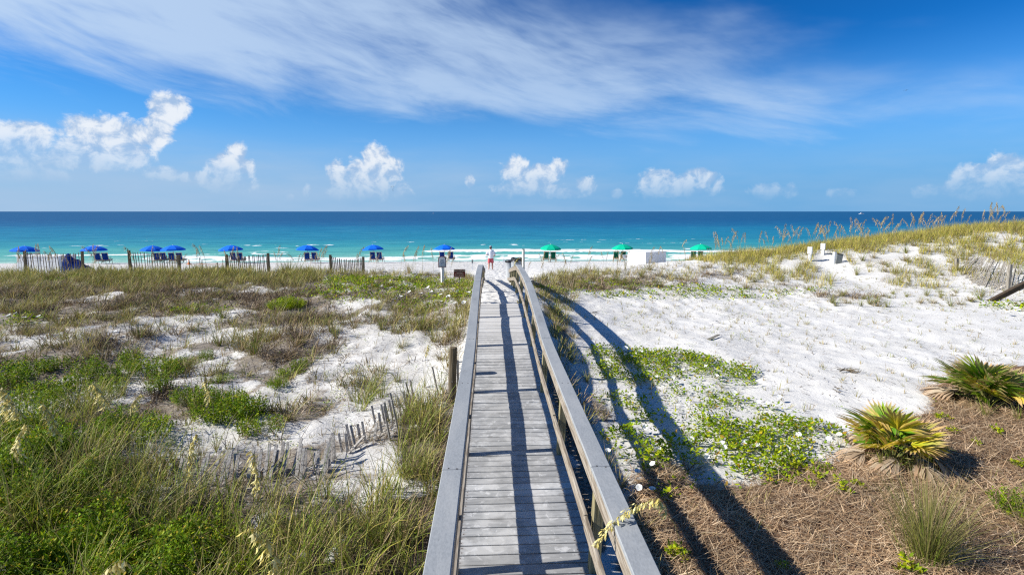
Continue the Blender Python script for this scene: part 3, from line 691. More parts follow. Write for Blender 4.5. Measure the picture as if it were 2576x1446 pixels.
def make_chair(sling):
    r = empty('beach_chair')
    V = []; F = []
    def sheet(pts, wd, name):
        V = []; F = []; n = len(pts)
        for (yy, zz) in pts:
            for q in (-wd / 2, 0, wd / 2): V.append((q, yy, zz - (.02 if q == 0 else 0)))
        F = [(i * 3 + j, i * 3 + j + 1, (i + 1) * 3 + j + 1, (i + 1) * 3 + j) for i in range(n - 1) for j in range(2)]
        o = len(V); V += [(x, y + .012, z - .012) for x, y, z in V]; F += [tuple(o + q for q in reversed(f)) for f in F]
        return link(name, mesh(name, V, F, sling, True), r)
    sheet([(-.56, 1.04), (-.44, .82), (-.30, .58), (-.17, .36)], .50, 'back_sling')
    sheet([(-.17, .34), (.10, .30), (.36, .33), (.62, .38)], .50, 'seat_sling')
    Geo().box((0, 0, 0), (.46, .07, .17), .02).obj('headrest', sling, r, loc=(0, -.525, .93), rot=(math.radians(-28), 0, 0))
    g = Geo()
    for s in (-1, 1): g.bar((s * .28, -.58, 1.08), (s * .28, .0, .12), .035, .05)
    g.bar((-.28, -.575, 1.06), (.28, -.575, 1.06), .035, .04); g.bar((-.28, -.18, .38), (.28, -.18, .38), .035, .04); g.obj('back_frame', M_pale_wood, r)
    g = Geo()
    for s in (-1, 1): g.bar((s * .315, -.30, .22), (s * .315, 1.02, .36), .03, .05)
    for yy, zz in ((-.2, .25), (.62, .36), (1.0, .375)): g.bar((-.315, yy, zz), (.315, yy, zz), .03, .04)
    g.obj('seat_frame', M_pale_wood, r)
    for s in (-1, 1):
        Geo().bar((s * .35, -.30, .58), (s * .35, .34, .60), .07, .025).obj('armrest', M_pale_wood, r)
        Geo().bar((s * .335, .30, .58), (s * .335, .30, .26), .03, .04).obj('arm_support', M_pale_wood, r)
        Geo().bar((s * .34, -.62, -.04), (s * .34, -.10, .46), .03, .04).obj('leg', M_pale_wood, r)
        Geo().bar((s * .34, .80, -.04), (s * .34, .62, .34), .03, .04).obj('leg', M_pale_wood, r)
    return r
GB, GG = 'blue umbrellas with chairs along the surf', 'green umbrellas with chairs along the surf'
ub, ug = make_umbrella(M_bluecloth, 'blue'), make_umbrella(M_greencloth, 'green')
cb, cg = make_chair(M_bluesling), make_chair(M_greensling)
U_BLUE = [(62, 60.5, 'blue beach umbrella behind the sand fence with the tarp heap'), (238, 61.5, 'blue beach umbrella between the tarp heap and the widest sand fence'),
          (384, 64.0, 'blue beach umbrella partly hidden behind the overlapping blue umbrella'), (437, 61.5, 'blue beach umbrella overlapping its neighbour beside the orange cone'),
          (583, 62, 'blue beach umbrella above the fence with the bushy clump at its end'), (772, 62.5, 'blue beach umbrella between the bushy clump and the short fence'),
          (940, 62.5, 'blue beach umbrella just past the end of the short fence'), (1118, 64, 'blue beach umbrella above the white arched rules sign')]
C_BLUE = [(80, 100), (250, 268), (397, 414), (436, 455), (590, 606), (774, 793), (939, 956), (1113, 1135)]
U_GREEN = [(1384, 62, 'green beach umbrella close to the boardwalk end'), (1565, 62, 'green beach umbrella beside the white storage box'), (1763, 62, 'green beach umbrella beyond the box by the yellow dune grass')]
C_GREEN = [(1373, 1391), (1549, 1567), (1742, 1760)]
first = {'b': True, 'g': True, 'cb': True, 'cg': True}
def put(proto, key):
    if first[key]: first[key] = False; return proto
    return copy_tree(proto)
def chair_label(col, ul): return f'low {col} sling chair with pale wood frame under the ' + ul
for lst, cl, proto, cproto, k, ck, grp, col in ((U_BLUE, C_BLUE, ub, cb, 'b', 'cb', GB, 'blue'), (U_GREEN, C_GREEN, ug, cg, 'g', 'cg', GG, 'green')):
    for i, (vx, Y, lab) in enumerate(lst):
        o = put(proto, k); p = on_ground(vx, Y); o.location = p
        o.rotation_euler = (random.uniform(-.05, .03), random.uniform(-.06, .06), random.uniform(-.4, .4)); tag(o, lab, 'umbrella', grp)
        for vc in cl[i]:
            c = put(cproto, ck); q = on_ground(vc, Y - .3); c.location = q
            c.rotation_euler = (0, 0, -.72 * math.atan2(q.x, q.y) - (.16 if col == 'blue' else .0) + random.uniform(-.08, .08)); c.scale = (1.06, .95, 1.22)
            tag(c, ' '.join(chair_label(col, lab.replace('beach umbrella', 'umbrella')).split()[:16]), 'beach chair', f'{col} beach chairs in pairs under umbrellas')

# ------------------------------------------------------------------ sand fences
slat_grey = Geo().bar((0, 0, 0), (0, 0, 1.0), .040, .014, .003, up=(0, 1, 0)).me('slat', M_slat)
slat_brown = Geo().bar((0, 0, 0), (0, 0, 1.0), .040, .014, .003, up=(0, 1, 0)).me('slat', M_slat_b)
def slat(root, me, p, h, lean=(0, 0), rz=0.0):
    o = link('slat', me, None, Vector(p), (lean[0], lean[1], rz), (1, 1, h)); return under(o, root)
def aim(root, me, p, q, wd=1.0):
    p, q = Vector(p), Vector(q); d = q - p
    o = link('slat', me, None, p); o.rotation_mode = 'QUATERNION'; o.rotation_quaternion = d.to_track_quat('Z', 'Y'); o.scale = (wd, wd, d.length)
    return under(o, root)
def beach_fence(v0, v1, ytop0, ytop1, Y0, Y1, n, label, sag):
    a, b = at_depth(v0, 660, Y0), at_depth(v1, 660, Y1)
    za, zb = float(gz(a[0], Y0)), float(gz(b[0], Y1))
    ta, tb = at_depth(v0, ytop0, Y0)[2], at_depth(v1, ytop1, Y1)[2]
    r = empty('sand_fence', (a[0], Y0, za), 0, label, 'fence', 'sand fences along the back of the beach')
    for (p, z, t) in ((a, za, ta), (b, zb, tb)):
        Yp = Y0 if p is a else Y1
        under(Geo().bar((p[0], Yp, z - .5), (p[0] + random.uniform(-.03, .03), Yp, t), .12, .12, .012, up=(0, 1, 0)).obj('post', M_dark_post), r)
    tops = []
    for i in range(n):
        t = (i + .8) / (n + .6); x = a[0] + (b[0] - a[0]) * t; Y = Y0 + (Y1 - Y0) * t + .05
        z = float(gz(x, Y)) - .25; tp = ta + (tb - ta) * t - .06 - sag * 4 * t * (1 - t) + random.uniform(-.03, .03)
        slat(r, slat_brown, (x, Y, z), max(.5, tp - z), (random.uniform(-.03, .03), -.05 + random.uniform(-.03, .03)), random.uniform(-.2, .2)); tops.append((x, Y, z, tp))
    for fr in (.35, .62, .88):
        under(Geo().tube([(a[0], Y0 - .02, za + (ta - za) * fr)] + [(x, Y - .012, z + .25 + (tp - z - .25) * fr) for x, Y, z, tp in tops] + [(b[0], Y1 - .02, zb + (tb - zb) * fr)], .004, 4).obj('wire', M_wire), r)
    return r
beach_fence(64, 207, 632, 632, 31.0, 31.4, 18, 'brown slat sand fence in front of the white box and blue tarp', .10)
beach_fence(327, 451, 630, 641, 30.5, 30.8, 19, 'brown slat sand fence with thick posts before the overlapping blue umbrellas', .0)
beach_fence(570, 676, 640, 637, 30.2, 30.6, 20, 'brown slat sand fence ending at the bushy grass clump', .06)
beach_fence(832, 914, 641, 646, 29.6, 29.8, 21, 'short sagging slat sand fence beside green vines', .14)

M_slat_d = pm('slat_dune', (.15, .135, .11), (.33, .30, .255), 3.0, (14, 14, 1.2), .85, .1, .5)
slat_dark = Geo().bar((0, 0, 0), (0, 0, 1.0), .040, .014, .003, up=(0, 1, 0)).me('slat', M_slat_d)
# half buried fence in the hollow beside the boardwalk, slats tipped over
p0 = P(560, 1220)
fe = empty('buried_fence', p0, 0, 'half-buried grey slat fence fallen over in the hollow beside the boardwalk', 'fence')
PTS = [(345, 1180), (390, 1245), (450, 1240), (520, 1240), (580, 1225), (640, 1222), (700, 1205), (760, 1225), (812, 1215), (850, 1160), (890, 1130), (960, 1095), (1000, 1050), (1030, 1040), (1050, 1010)]
cum_l = np.cumsum([0] + [math.dist(PTS[i], PTS[i + 1]) for i in range(len(PTS) - 1)])
wires = []
for i in range(58):
    s = cum_l[-1] * (i + .3) / 58 + random.uniform(-2, 2)
    vx = float(np.interp(s, cum_l, [p[0] for p in PTS])); vy = float(np.interp(s, cum_l, [p[1] for p in PTS])) + random.uniform(-14, 10)
    b = P(vx, vy)
    L = random.uniform(.50, .70) if 480 < vx < 840 else random.uniform(.34, .56)
    lx = -.16 + random.uniform(-.07, .07) - (.18 if vx > 840 else 0); ly = random.uniform(.74, .88) if vx < 860 else random.uniform(.5, .75)
    if random.random() < .12: lx = random.uniform(-.9, .7)
    q = b + np.array([lx * L, ly * L, math.sqrt(max(.1, 1 - lx * lx - ly * ly)) * L])
    aim(fe, slat_grey, b - np.array([0, 0, .12]), q, random.uniform(1.0, 1.35)); wires.append((b + (q - b) * .55, b + (q - b) * .15))
for kk in (0, 1):
    under(Geo().tube([Vector(x[kk]) + Vector((0, -.012, 0)) for x in wires], .004, 4).obj('wire', M_wire), fe)
def lone_slat(vx0, vy0, vx1, vy1): 
    b = P(vx0, vy0); t = at_depth(vx1, vy1, b[1] + .05); aim(fe, slat_grey, b - np.array([0, 0, .15]), t, 1.2)
for a in ((1106, 995, 1087, 922), (1152, 1000, 1151, 905), (1010, 1105, 985, 1005), (985, 1110, 965, 1020), (1040, 1020, 1020, 960)): lone_slat(*a)
b = P(1138, 1012); t = at_depth(1140, 873, b[1])
po = empty('fence_post', b, 0, 'thick weathered timber post standing beside the boardwalk railing', 'post')
under(Geo().tube([(b[0], b[1], b[2] - .4), (b[0], b[1], b[2] + .5), (t[0], b[1], t[2] - .01), (t[0], b[1], t[2])], [.085, .083, .08, .072], 12).obj('shaft', M_dark_post), po)
under(Geo().tube([(b[0] - .02, b[1] - .095, b[2] + .45), (b[0] + .02, b[1] - .095, b[2] + .45)], .012, 6).obj('staple', M_wire), po)

# collapsed fence on the tall dune
b0 = P(2402, 680)
rf = empty('collapsed_fence', b0, 0, 'collapsed grey slat fence fanned out on the slope of the tall dune', 'fence')
bl = [(2404, 682), (2425, 700), (2450, 716), (2470, 724), (2510, 730), (2550, 735), (2620, 742)]
tl = [(2446, 650), (2470, 648), (2488, 650), (2502, 655), (2535, 662), (2566, 664), (2632, 672)]
sp = np.linspace(0, len(bl) - 1, 46); mids = []
for i, s in enumerate(sp):
    bx, by = np.interp(s, range(len(bl)), [p[0] for p in bl]), np.interp(s, range(len(bl)), [p[1] for p in bl])
    tx, ty = np.interp(s, range(len(tl)), [p[0] for p in tl]), np.interp(s, range(len(tl)), [p[1] for p in tl])
    b = P(bx + random.uniform(-3, 3), by + random.uniform(-3, 3)); t = at_depth(tx + random.uniform(-4, 4), ty + random.uniform(-4, 4), b[1] + .7)
    t[2] = max(t[2], float(gz(t[0], t[1])) + .06)
    aim(rf, slat_dark, b - np.array([0, 0, .05]), t, .85); mids.append((b + (t - b) * .3, b + (t - b) * .75))
for kk in (0, 1): under(Geo().tube([Vector(m[kk]) + Vector((0, -.015, 0)) for m in mids], .005, 4).obj('wire', M_wire), rf)
for (vx, vy, tx, ty) in ((2401, 678, 2402, 650), (2528, 732, 2535, 665)):
    b = P(vx, vy); t = at_depth(tx, ty, b[1]); under(Geo().bar((b[0], b[1] - .1, b[2] - .3), (t[0], b[1] - .1, t[2]), .13, .13, .012, up=(0, 1, 0)).obj('post', M_slat_d), rf)

# dark timber handrail running down into the sand by the tall dune
b = P(2486, 756); e = at_depth(2700, 646, b[1] - .8)
hr = empty('handrail', b, 0, 'dark timber handrail slanting down into the sand below the collapsed fence', 'handrail')
d = (Vector(e) - Vector(b)).normalized(); s0 = Vector(b) - d * .3
under(Geo().bar(s0, Vector(e), .16, .05, .006).obj('top_rail', M_beam), hr)
under(Geo().bar(s0 + Vector((.03, -.02, -.12)), Vector(e) + Vector((.03, -.02, -.12)), .045, .16, .006).obj('side_rail', M_beam), hr)
b2 = P(2556, 772); e2 = Vector(e) + Vector((.6, -.1, -.75))
under(Geo().bar(Vector(b2) - Vector((.1, 0, .1)), e2, .045, .14, .006).obj('lower_rail', M_beam), hr)
for f in (.55, .95):
    m = s0.lerp(Vector(e), f); under(Geo().bar((m.x, m.y + .06, float(gz(m.x, m.y)) - .3), (m.x, m.y + .06, m.z - .03), .09, .09, .006, up=(0, 1, 0)).obj('post', M_beam), hr)

# ------------------------------------------------------------------ signs
def text_rows(root, rows, mat, W, y, x0=0.0, seed=3):
    rr = random.Random(seed)
    for (z, hgt, wid) in rows:                                       # lines of small print too far off to read
        g = Geo(); x = x0 - wid / 2
        while x < x0 + wid / 2 - .01:
            lw = min(rr.uniform(.025, .06), x0 + wid / 2 - x); g.box((x + lw / 2, y, z), (lw, .004, hgt), .001); x += lw + .012
        g.obj('print_line', mat, root)
def rot2(v, a): return Vector((v[0] * math.cos(a) - v[1] * math.sin(a), v[0] * math.sin(a) + v[1] * math.cos(a), v[2]))
b = P(1113, 720); s = px_m(b[1]); top = (720 - 644) * s
sg = empty('rules_sign', b, 0, 'white post with arched pale sign board framed in dark red', 'sign')
Geo().bar((0, 0, -.4), (0, 0, top - .1), .125, .125, .006, up=rot2((0, 1, 0), .45)).obj('post', M_white, sg)
Wd, z0, z1 = .345, top - .50, top
def arch(hw, za, zb, y0, y1):
    pr = [(-hw, za), (hw, za)]; rr_ = zb - .13
    for k in range(9): a_ = math.pi * k / 8; pr.append((hw * math.cos(a_), rr_ + (zb - rr_) * math.sin(a_)))
    n = len(pr); V = [(x, y0, z) for x, z in pr] + [(x, y1, z) for x, z in pr]
    return V, [tuple(range(n)), tuple(range(2 * n - 1, n - 1, -1))] + [(i, n + i, n + (i + 1) % n, (i + 1) % n) for i in range(n)]
Geo().add(*arch(Wd / 2, z0, z1, -.105, -.07)).obj('board', M_frame_red, sg)
Geo().add(*arch(Wd / 2 - .028, z0 + .028, z1 - .028, -.112, -.1055)).obj('face', M_signgrey, sg)
text_rows(sg, [(z1 - .15, .018, .15), (z1 - .205, .018, .17), (z1 - .255, .018, .18), (z1 - .31, .02, .23), (z1 - .365, .02, .25), (z1 - .42, .022, .27)], M_ink, .3, -.1145)
Geo().lathe([(.0, 0), (.02, .004), (.0, .012)], 8).obj('emblem', M_frame_red, sg, loc=(0, -.112, z1 - .055), rot=(math.pi / 2, 0, 0))

b = P(1156, 716); s = px_m(b[1]); top = (716 - 677) * s
sg = empty('dune_sign', b, 0, 'small brown and tan warning sign on a thin dark stake by the railing', 'sign')
Geo().bar((0, 0, -.35), (0, 0, top - .02), .035, .02, .003, up=(0, 1, 0)).obj('stake', M_darkmetal, sg)
wd, hg = 29 * s, 20 * s
Geo().box((0, -.02, top - hg / 2), (wd, .018, hg)).obj('board', M_signbrown, sg)
Geo().box((0, -.031, top - hg * .16), (wd * .96, .004, hg * .27), .001).obj('heading_band', M_tan, sg)
cu = bpy.data.curves.new('lettering', 'FONT'); cu.body = 'KEEP OFF'; cu.align_x = 'CENTER'; cu.align_y = 'CENTER'; cu.size = hg * .27; cu.extrude = .001
cu.materials.append(M_signbrown); tob = bpy.data.objects.new('tmp', cu); C.objects.link(tob); tme = bpy.data.meshes.new_from_object(tob); C.objects.unlink(tob); bpy.data.objects.remove(tob)
link('lettering', tme, sg, (0, -.0345, top - hg * .16), (math.pi / 2, 0, 0))
text_rows(sg, [(top - hg * .45, .035, wd * .5), (top - hg * .65, .035, wd * .75), (top - hg * .86, .02, wd * .8)], M_tan, .3, -.0305, seed=9)

def stake_sign(name, vx, vy, vt, wpx, hpx, label, face, group=None, Y=None, lean=0.0):
    b = P(vx, vy) if Y is None else on_ground(vx, Y); b = Vector(b); s = px_m(b[1]); top = at_depth(vx, vt, b[1])[2] - b[2]
    r = empty(name, b, 0, label, 'sign', group); r.rotation_euler = (0, lean, 0)
    Geo().bar((0, 0, -.3), (0, 0, top - .01), .04, .03, .003, up=(0, 1, 0)).obj('stake', M_white, r)
    Geo().box((0, -.025, top - hpx * s / 2), (wpx * s, .016, hpx * s)).obj('board', face, r)
    return r, s, top
stake_sign('stake_sign', 1188, 668, 653, 4, 9, 'tiny grey notice on a stake beyond the railing end', M_grey_sign, Y=38)
stake_sign('stake_sign', 1267, 662, 651, 4, 6, 'tiny white notice on a stake between person and trash cans', M_white, Y=44)
r, s, top = stake_sign('notice_board', 1574, 661, 641, 18, 9, 'white printed notice board between green chairs and storage box', M_white, Y=57)
text_rows(r, [(top - .09, .05, .6), (top - .19, .035, .5), (top - .27, .035, .35)], M_ink, .6, -.035, seed=5)
def two_face(vx, vy, vt, wpx, hpx, label):
    b = Vector(P(vx, vy)); s = px_m(b[1]); top = at_depth(vx, vt, b[1])[2] - b[2]
    r = empty('marker_post', b, 0, label, 'sign post', 'white marker posts in the dune grass')
    Geo().bar((0, 0, -.4), (0, 0, top - .02), .14, .14, .006, up=rot2((0, 1, 0), .6)).obj('post', M_white, r)
    for a in (.75, -.75):
        c = rot2((0, -.09, 0), a); dr = rot2((1, 0, 0), a); h = hpx * s; wd = wpx * s * .8
        Geo().bar(c - dr * wd / 2 + Vector((0, 0, top - h / 2)), c + dr * wd / 2 + Vector((0, 0, top - h / 2)), .02, h, .003).obj('board', M_white, r)
two_face(2036, 657, 621, 13, 18, 'white marker post with folded boards lower down in the dune grass')
two_face(2069, 640, 612, 13, 16, 'white marker post with boards higher up in the dune grass')
b = Vector(P(2098, 662)); top = at_depth(2098, 634, b.y)[2] - b.z
r = empty('info_post', b, 0, 'white post with leaning dark grey information board in dune grass', 'sign post', None)
Geo().bar((0, 0, -.4), (0, 0, top), .15, .15, .006, up=(0, 1, 0)).obj('post', M_white, r)
s = px_m(b.y)
Geo().box((0, 0, 0), (16 * s, .03, 26 * s)).obj('board', M_grey_sign, r, loc=(9 * s, -.12, top - 18 * s), rot=(0, .14, 0))
Geo().box((0, 0, 0), (16.5 * s, .05, .05)).obj('board_edge', M_darkmetal, r, loc=(10.8 * s, -.12, top - 5 * s), rot=(0, .14, 0))

# ------------------------------------------------------------------ white storage boxes
def storage_box(loc, rz, L, S, H, label):
    r = empty('storage_box', loc, rz, label, 'box', 'white beach storage boxes')
    for (c, sz, nm) in (((0, -S / 2, H / 2 - .1), (L, .05, H + .2), 'front_panel'), ((0, S / 2, H / 2 - .1), (L, .05, H + .2), 'back_panel'),
                        ((-L / 2 + .026, 0, H / 2 - .1), (.05, S - .056, H + .2), 'side_panel'), ((L / 2 - .026, 0, H / 2 - .1), (.05, S - .056, H + .2), 'side_panel')):
        Geo().box(c, sz).obj(nm, M_white, r)
    Geo().box((0, 0, H + .04), (L + .10, S + .10, .07), .01).obj('lid', M_white, r)
    for k in range(1, 4): Geo().box((-L / 2 + L * k / 4, -S / 2 - .03, H / 2), (.03, .012, H - .06), .002).obj('batten', M_white, r)
    Geo().box((.15, -S / 2 - .035, H - .12), (.10, .02, .08)).obj('latch', M_metal, r)
c = on_ground(1628, 45.0); c.y += .2
storage_box((c.x + .35, c.y + 1.2, c.z), .50, 2.55, 2.2, 1.24, 'large white plywood storage box beside the green umbrellas')
c = on_ground(118, 35.5)
storage_box((c.x, c.y, c.z), -.10, 2.9, 1.2, 1.05, 'white storage box standing behind the sand fence with the blue tarp')

# tarp heap at the end of that box
b = on_ground(190, 33.0); b.z -= .12; s = px_m(33.6)
ta = empty('tarp_heap', b, 0, 'dark blue tarp thrown over a sloping heap beside the sand fence', 'tarp')
n, m = 14, 8; V = []; F = []
for i in range(n):
    for j in range(m):
        t, q = i / (n - 1), j / (m - 1) * 2 - 1
        rg = (1 - t) ** .7; hgt = (1.15 * rg + .05) * max(0, 1 - abs(q) ** 2.2)
        hgt += .09 * math.sin(t * 17 + q * 3) * (1 - abs(q)) * (.3 + rg) + (.10 * math.exp(-((t - .10) / .05) ** 2) + .12 * math.exp(-((t - .25) / .04) ** 2)) * (1 - abs(q))
        V.append((-.55 + 1.7 * t, q * (.5 - .15 * t), hgt - .06))
F = [(i * m + j, (i + 1) * m + j, (i + 1) * m + j + 1, i * m + j + 1) for i in range(n - 1) for j in range(m - 1)]
link('cover', mesh('cover', V, F, M_bluesling, True), ta)
Geo().tube([(-.5, -.3, .05), (.2, -.36, .3), (1.0, -.3, .06)], .012, 6).obj('rope', M_slat, ta)

# orange cone, stakes and tape of a roped-off patch
b = on_ground(475, 58); cn = empty('traffic_cone', b, 0, 'small orange cone on the sand beside the overlapping blue umbrellas', 'cone')
Geo().lathe([(.16, .03), (.13, .06), (.05, .50), (.035, .52)], 14).obj('body', M_orange, cn, True); Geo().box((0, 0, .015), (.40, .40, .03)).obj('base', M_orange, cn)
Geo().lathe([(.098, .26), (.08, .36)], 14).obj('stripe', M_white, cn, True)
stk = []
for vx, vt, Y in ((475, 658, 40), (503, 648, 40), (508, 653, 36.5), (560, 652, 42), (545, 660, 37)):
    b = on_ground(vx, Y); t = at_depth(vx, vt, Y)
    o = empty('wooden_stake', b, 0, 'thin wooden stake with orange tape on the open beach sand', 'stake', 'taped stakes on the open sand')
    Geo().bar((0, 0, -.3), (random.uniform(-.05, .05), 0, max(.5, t[2] - b.z)), .04, .03, .003, up=(0, 1, 0)).obj('shaft', M_dark_post, o)
    Geo().box((0, 0, .45), (.055, .045, .05)).obj('tape_knot', M_orange, o); stk.append(b + Vector((0, -.025, .45)))
tp = empty('marker_tape', stk[0], 0, 'thin orange tape strung between wooden stakes on the sand', 'tape')
under(Geo().tube([stk[0], (stk[0] + stk[1]) / 2 - Vector((0, 0, .05)), stk[1], (stk[1] + stk[3]) / 2 - Vector((0, 0, .06)), stk[3], stk[4], stk[2]], .008, 4).obj('strand', M_orange), tp)

# trash cans and a tall post at the railing end
def trash(vx, Y, top, rad, label, bag):
    b = on_ground(vx, Y); H = at_depth(vx, top, Y)[2] - b.z
    r = empty('trash_can', b, 0, label, 'trash can', 'trash cans at the railing end')
    Geo().lathe([(rad * .80, -.1), (rad * .82, 0), (rad * .97, H * .55), (rad * 1.0, H - .16), (rad * 1.06, H - .14), (rad * 1.06, H - .10)], 20).obj('barrel', M_bin, r, True)
    if bag:
        V = []; n = 24
        for k, (q, z) in enumerate(((1.03, H - .17), (1.08, H - .13), (1.12, H - .05), (1.02, H), (.88, H - .03), (.8, H - .2))):
            for i in range(n):
                a = 2 * math.pi * i / n; wv = 1 + .035 * math.sin(a * 7 + k) + .02 * math.sin(a * 11)
                V.append((rad * q * wv * math.cos(a), rad * q * wv * math.sin(a), z + .03 * math.sin(a * 5 + k)))
        F = [(k * n + i, k * n + (i + 1) % n, (k + 1) * n + (i + 1) % n, (k + 1) * n + i) for k in range(5) for i in range(n)]
        link('bin_liner', mesh('bin_liner', V, F, M_black, True), r)
    else: Geo().lathe([(rad * 1.12, H - .12), (rad * 1.13, H - .03), (rad * .9, H), (0, H + .01)], 20).obj('rim_lid', M_black, r, True)
trash(1284, 27.6, 654, .27, 'pale grey trash can with dark rim beyond the railing', False)
trash(1300, 26.4, 649, .30, 'pale grey trash can with a black bin liner folded over its rim', True)
b = on_ground(1316, 24.2); t = at_depth(1316, 628, 24.2)
ps = empty('tall_post', b, 0, 'tall pale timber post standing outside the railing end', 'post')
Geo().bar((0, 0, -.4), (0, 0, t[2] - b.z), .10, .10, .006, up=(.8, .6, 0)).obj('shaft', pm('pale_post', (.70, .66, .54), (.80, .76, .64), 3, (16, 16, 1), bump=.3), ps)
Geo().bar((0, 0, t[2] - b.z + .001), (0, 0, t[2] - b.z + .03), .115, .115, .006, up=(0, 1, 0)).obj('top_plate', M_slat, ps)

# ------------------------------------------------------------------ person
b = Vector(P(1234, 679)); b.z = float(gz(b.x, b.y))
pe = empty('person', b, .03, 'person in grey cap, white shirt and red shorts standing barefoot looking seaward', 'person')
sk = 1.80 / 1.80
J = [('pel', (0, 0, .95), .135), ('spi', (0, .0, 1.14), .135), ('che', (0, -.01, 1.36), .15), ('nek', (0, 0, 1.51), .055), ('jaw', (0, .025, 1.60), .075), ('hed', (0, .02, 1.69), .088), ('crn', (0, .01, 1.755), .06), ('nos', (0, .125, 1.645), .014)]
E = [('pel', 'spi'), ('spi', 'che'), ('che', 'nek'), ('nek', 'jaw'), ('jaw', 'hed'), ('hed', 'crn'), ('jaw', 'nos')]
for s, nm in ((-1, 'l'), (1, 'r')):
    J += [('ear' + nm, (s * .092, .0, 1.665), .014), ('hip' + nm, (s * .095, 0, .90), .098), ('thi' + nm, (s * .11, .01, .70), .088), ('kne' + nm, (s * .12, .015, .49), .06), ('clf' + nm, (s * .125, -.01, .34), .06), ('ank' + nm, (s * .13, -.02, .09), .038), ('toe' + nm, (s * .155, .13, .03), .032)]
    E += [('hed', 'ear' + nm), ('pel', 'hip' + nm), ('hip' + nm, 'thi' + nm), ('thi' + nm, 'kne' + nm), ('kne' + nm, 'clf' + nm), ('clf' + nm, 'ank' + nm), ('ank' + nm, 'toe' + nm)]
    el = (s * .315, -.05, 1.13); wr = (s * .20, .17, 1.10) if s < 0 else (s * .27, .15, 1.00)
    J += [('sho' + nm, (s * .185, -.01, 1.43), .062), ('elb' + nm, el, .043), ('wri' + nm, wr, .030)]
    pal = Vector(wr) + Vector((-s * .06, .06, -.01)); J.append(('pal' + nm, tuple(pal), .034))
    E += [('che', 'sho' + nm), ('sho' + nm, 'elb' + nm), ('elb' + nm, 'wri' + nm), ('wri' + nm, 'pal' + nm)]
    for f in range(4):
        q = pal + Vector((-s * .035, .035, .027 - .018 * f)); q2 = q + Vector((-s * .035, -.002, -.006)) * (1, 1.1, 1, .8)[f]
        J += [(f'fa{f}{nm}', tuple(q), .010), (f'fb{f}{nm}', tuple(q2), .008)]; E += [('pal' + nm, f'fa{f}{nm}'), (f'fa{f}{nm}', f'fb{f}{nm}')]
    q = pal + Vector((-s * .005, -.01, .045)); J += [(f'ta{nm}', tuple(q), .011), (f'tb{nm}', tuple(q + Vector((-s * .03, .01, .012))), .009)]; E += [('wri' + nm, f'ta{nm}'), (f'ta{nm}', f'tb{nm}')]
ix = {n_: i for i, (n_, _, _) in enumerate(J)}
bm_ = bpy.data.meshes.new('body'); bm_.from_pydata([p for _, p, _ in J], [(ix[a], ix[c]) for a, c in E], []); bm_.update(); bm_.materials.append(M_skin)
bo = link('body', bm_, pe); md = bo.modifiers.new('skin', 'SKIN'); md.use_smooth_shade = True
for i, v in enumerate(bm_.skin_vertices[0].data): v.radius = (J[i][2], J[i][2] * (.78 if J[i][0] in ('pel', 'spi', 'che') else 1)); v.use_root = J[i][0] == 'pel'
bo.modifiers.new('sub', 'SUBSURF').render_levels = 2
def ring(c, rx, ry, n=16, rot=None, wob=0.0, ph=0.0):
    out = []
    for i in range(n):
        a = 2 * math.pi * i / n; v = Vector((rx * math.cos(a) * (1 + wob * math.sin(5 * a + ph)), ry * math.sin(a) * (1 + wob * math.sin(4 * a + ph)), 0))
        if rot is not None: v = rot @ v
        out.append(Vector(c) + v)
    return out
g = Geo().loft([ring((0, -.005, .86), .205, .155, wob=.05), ring((0, -.005, .90), .215, .165, wob=.045, ph=1), ring((0, -.005, 1.05), .20, .155, wob=.03, ph=2), ring((0, -.01, 1.25), .205, .155), ring((0, -.01, 1.38), .225, .15), ring((0, -.01, 1.455), .185, .12), ring((0, 0, 1.50), .10, .085), ring((0, 0, 1.525), .075, .075)], cap=False)
for s in (-1, 1):
    a, c = Vector((s * .15, -.01, 1.43)), Vector((s * .315, -.05, 1.13)); dv = c - a; q = dv.to_track_quat('Z', 'Y')
    g.loft([ring(a, .085, .085, rot=q), ring(a + dv * .4, .092, .09, rot=q, wob=.04), ring(a + dv * .88, .098, .095, rot=q, wob=.07, ph=s)], cap=False)
g.obj('shirt', M_shirt, pe, True)
g = Geo().loft([ring((0, 0, 1.0), .165, .13), ring((0, 0, .93), .185, .15), ring((0, -.005, .84), .195, .155)], cap=False)
for s in (-1, 1): g.loft([ring((s * .088, 0, .88), .108, .145, wob=.02), ring((s * .10, .005, .74), .115, .13, wob=.04, ph=s), ring((s * .118, .01, .53), .108, .118, wob=.07, ph=2 + s)], cap=False)
g.obj('shorts', M_shorts, pe, True)
cp = Geo().loft([ring((0, .015, 1.695), .098, .112), ring((0, .012, 1.735), .097, .11), ring((0, .01, 1.775), .082, .093), ring((0, .008, 1.80), .05, .058), ring((0, .008, 1.808), .008, .008)]).obj('cap', M_capgrey, pe, True)
V = [(math.sin(a) * .085, .09 + .10 * math.cos(a), 1.695 - .012 * math.cos(a)) for a in np.linspace(-1.5, 1.5, 9)] + [(math.sin(a) * .09, .09, 1.70) for a in np.linspace(-1.5, 1.5, 9)]
link('brim', mesh('brim', V, [(i, i + 1, i + 10, i + 9) for i in range(8)], M_capgrey), cp)
Geo().loft([ring((0, -.008, 1.60), .075, .075), ring((0, -.008, 1.64), .092, .10), ring((0, .0, 1.70), .094, .105)]).obj('hair', M_hair, pe, True)

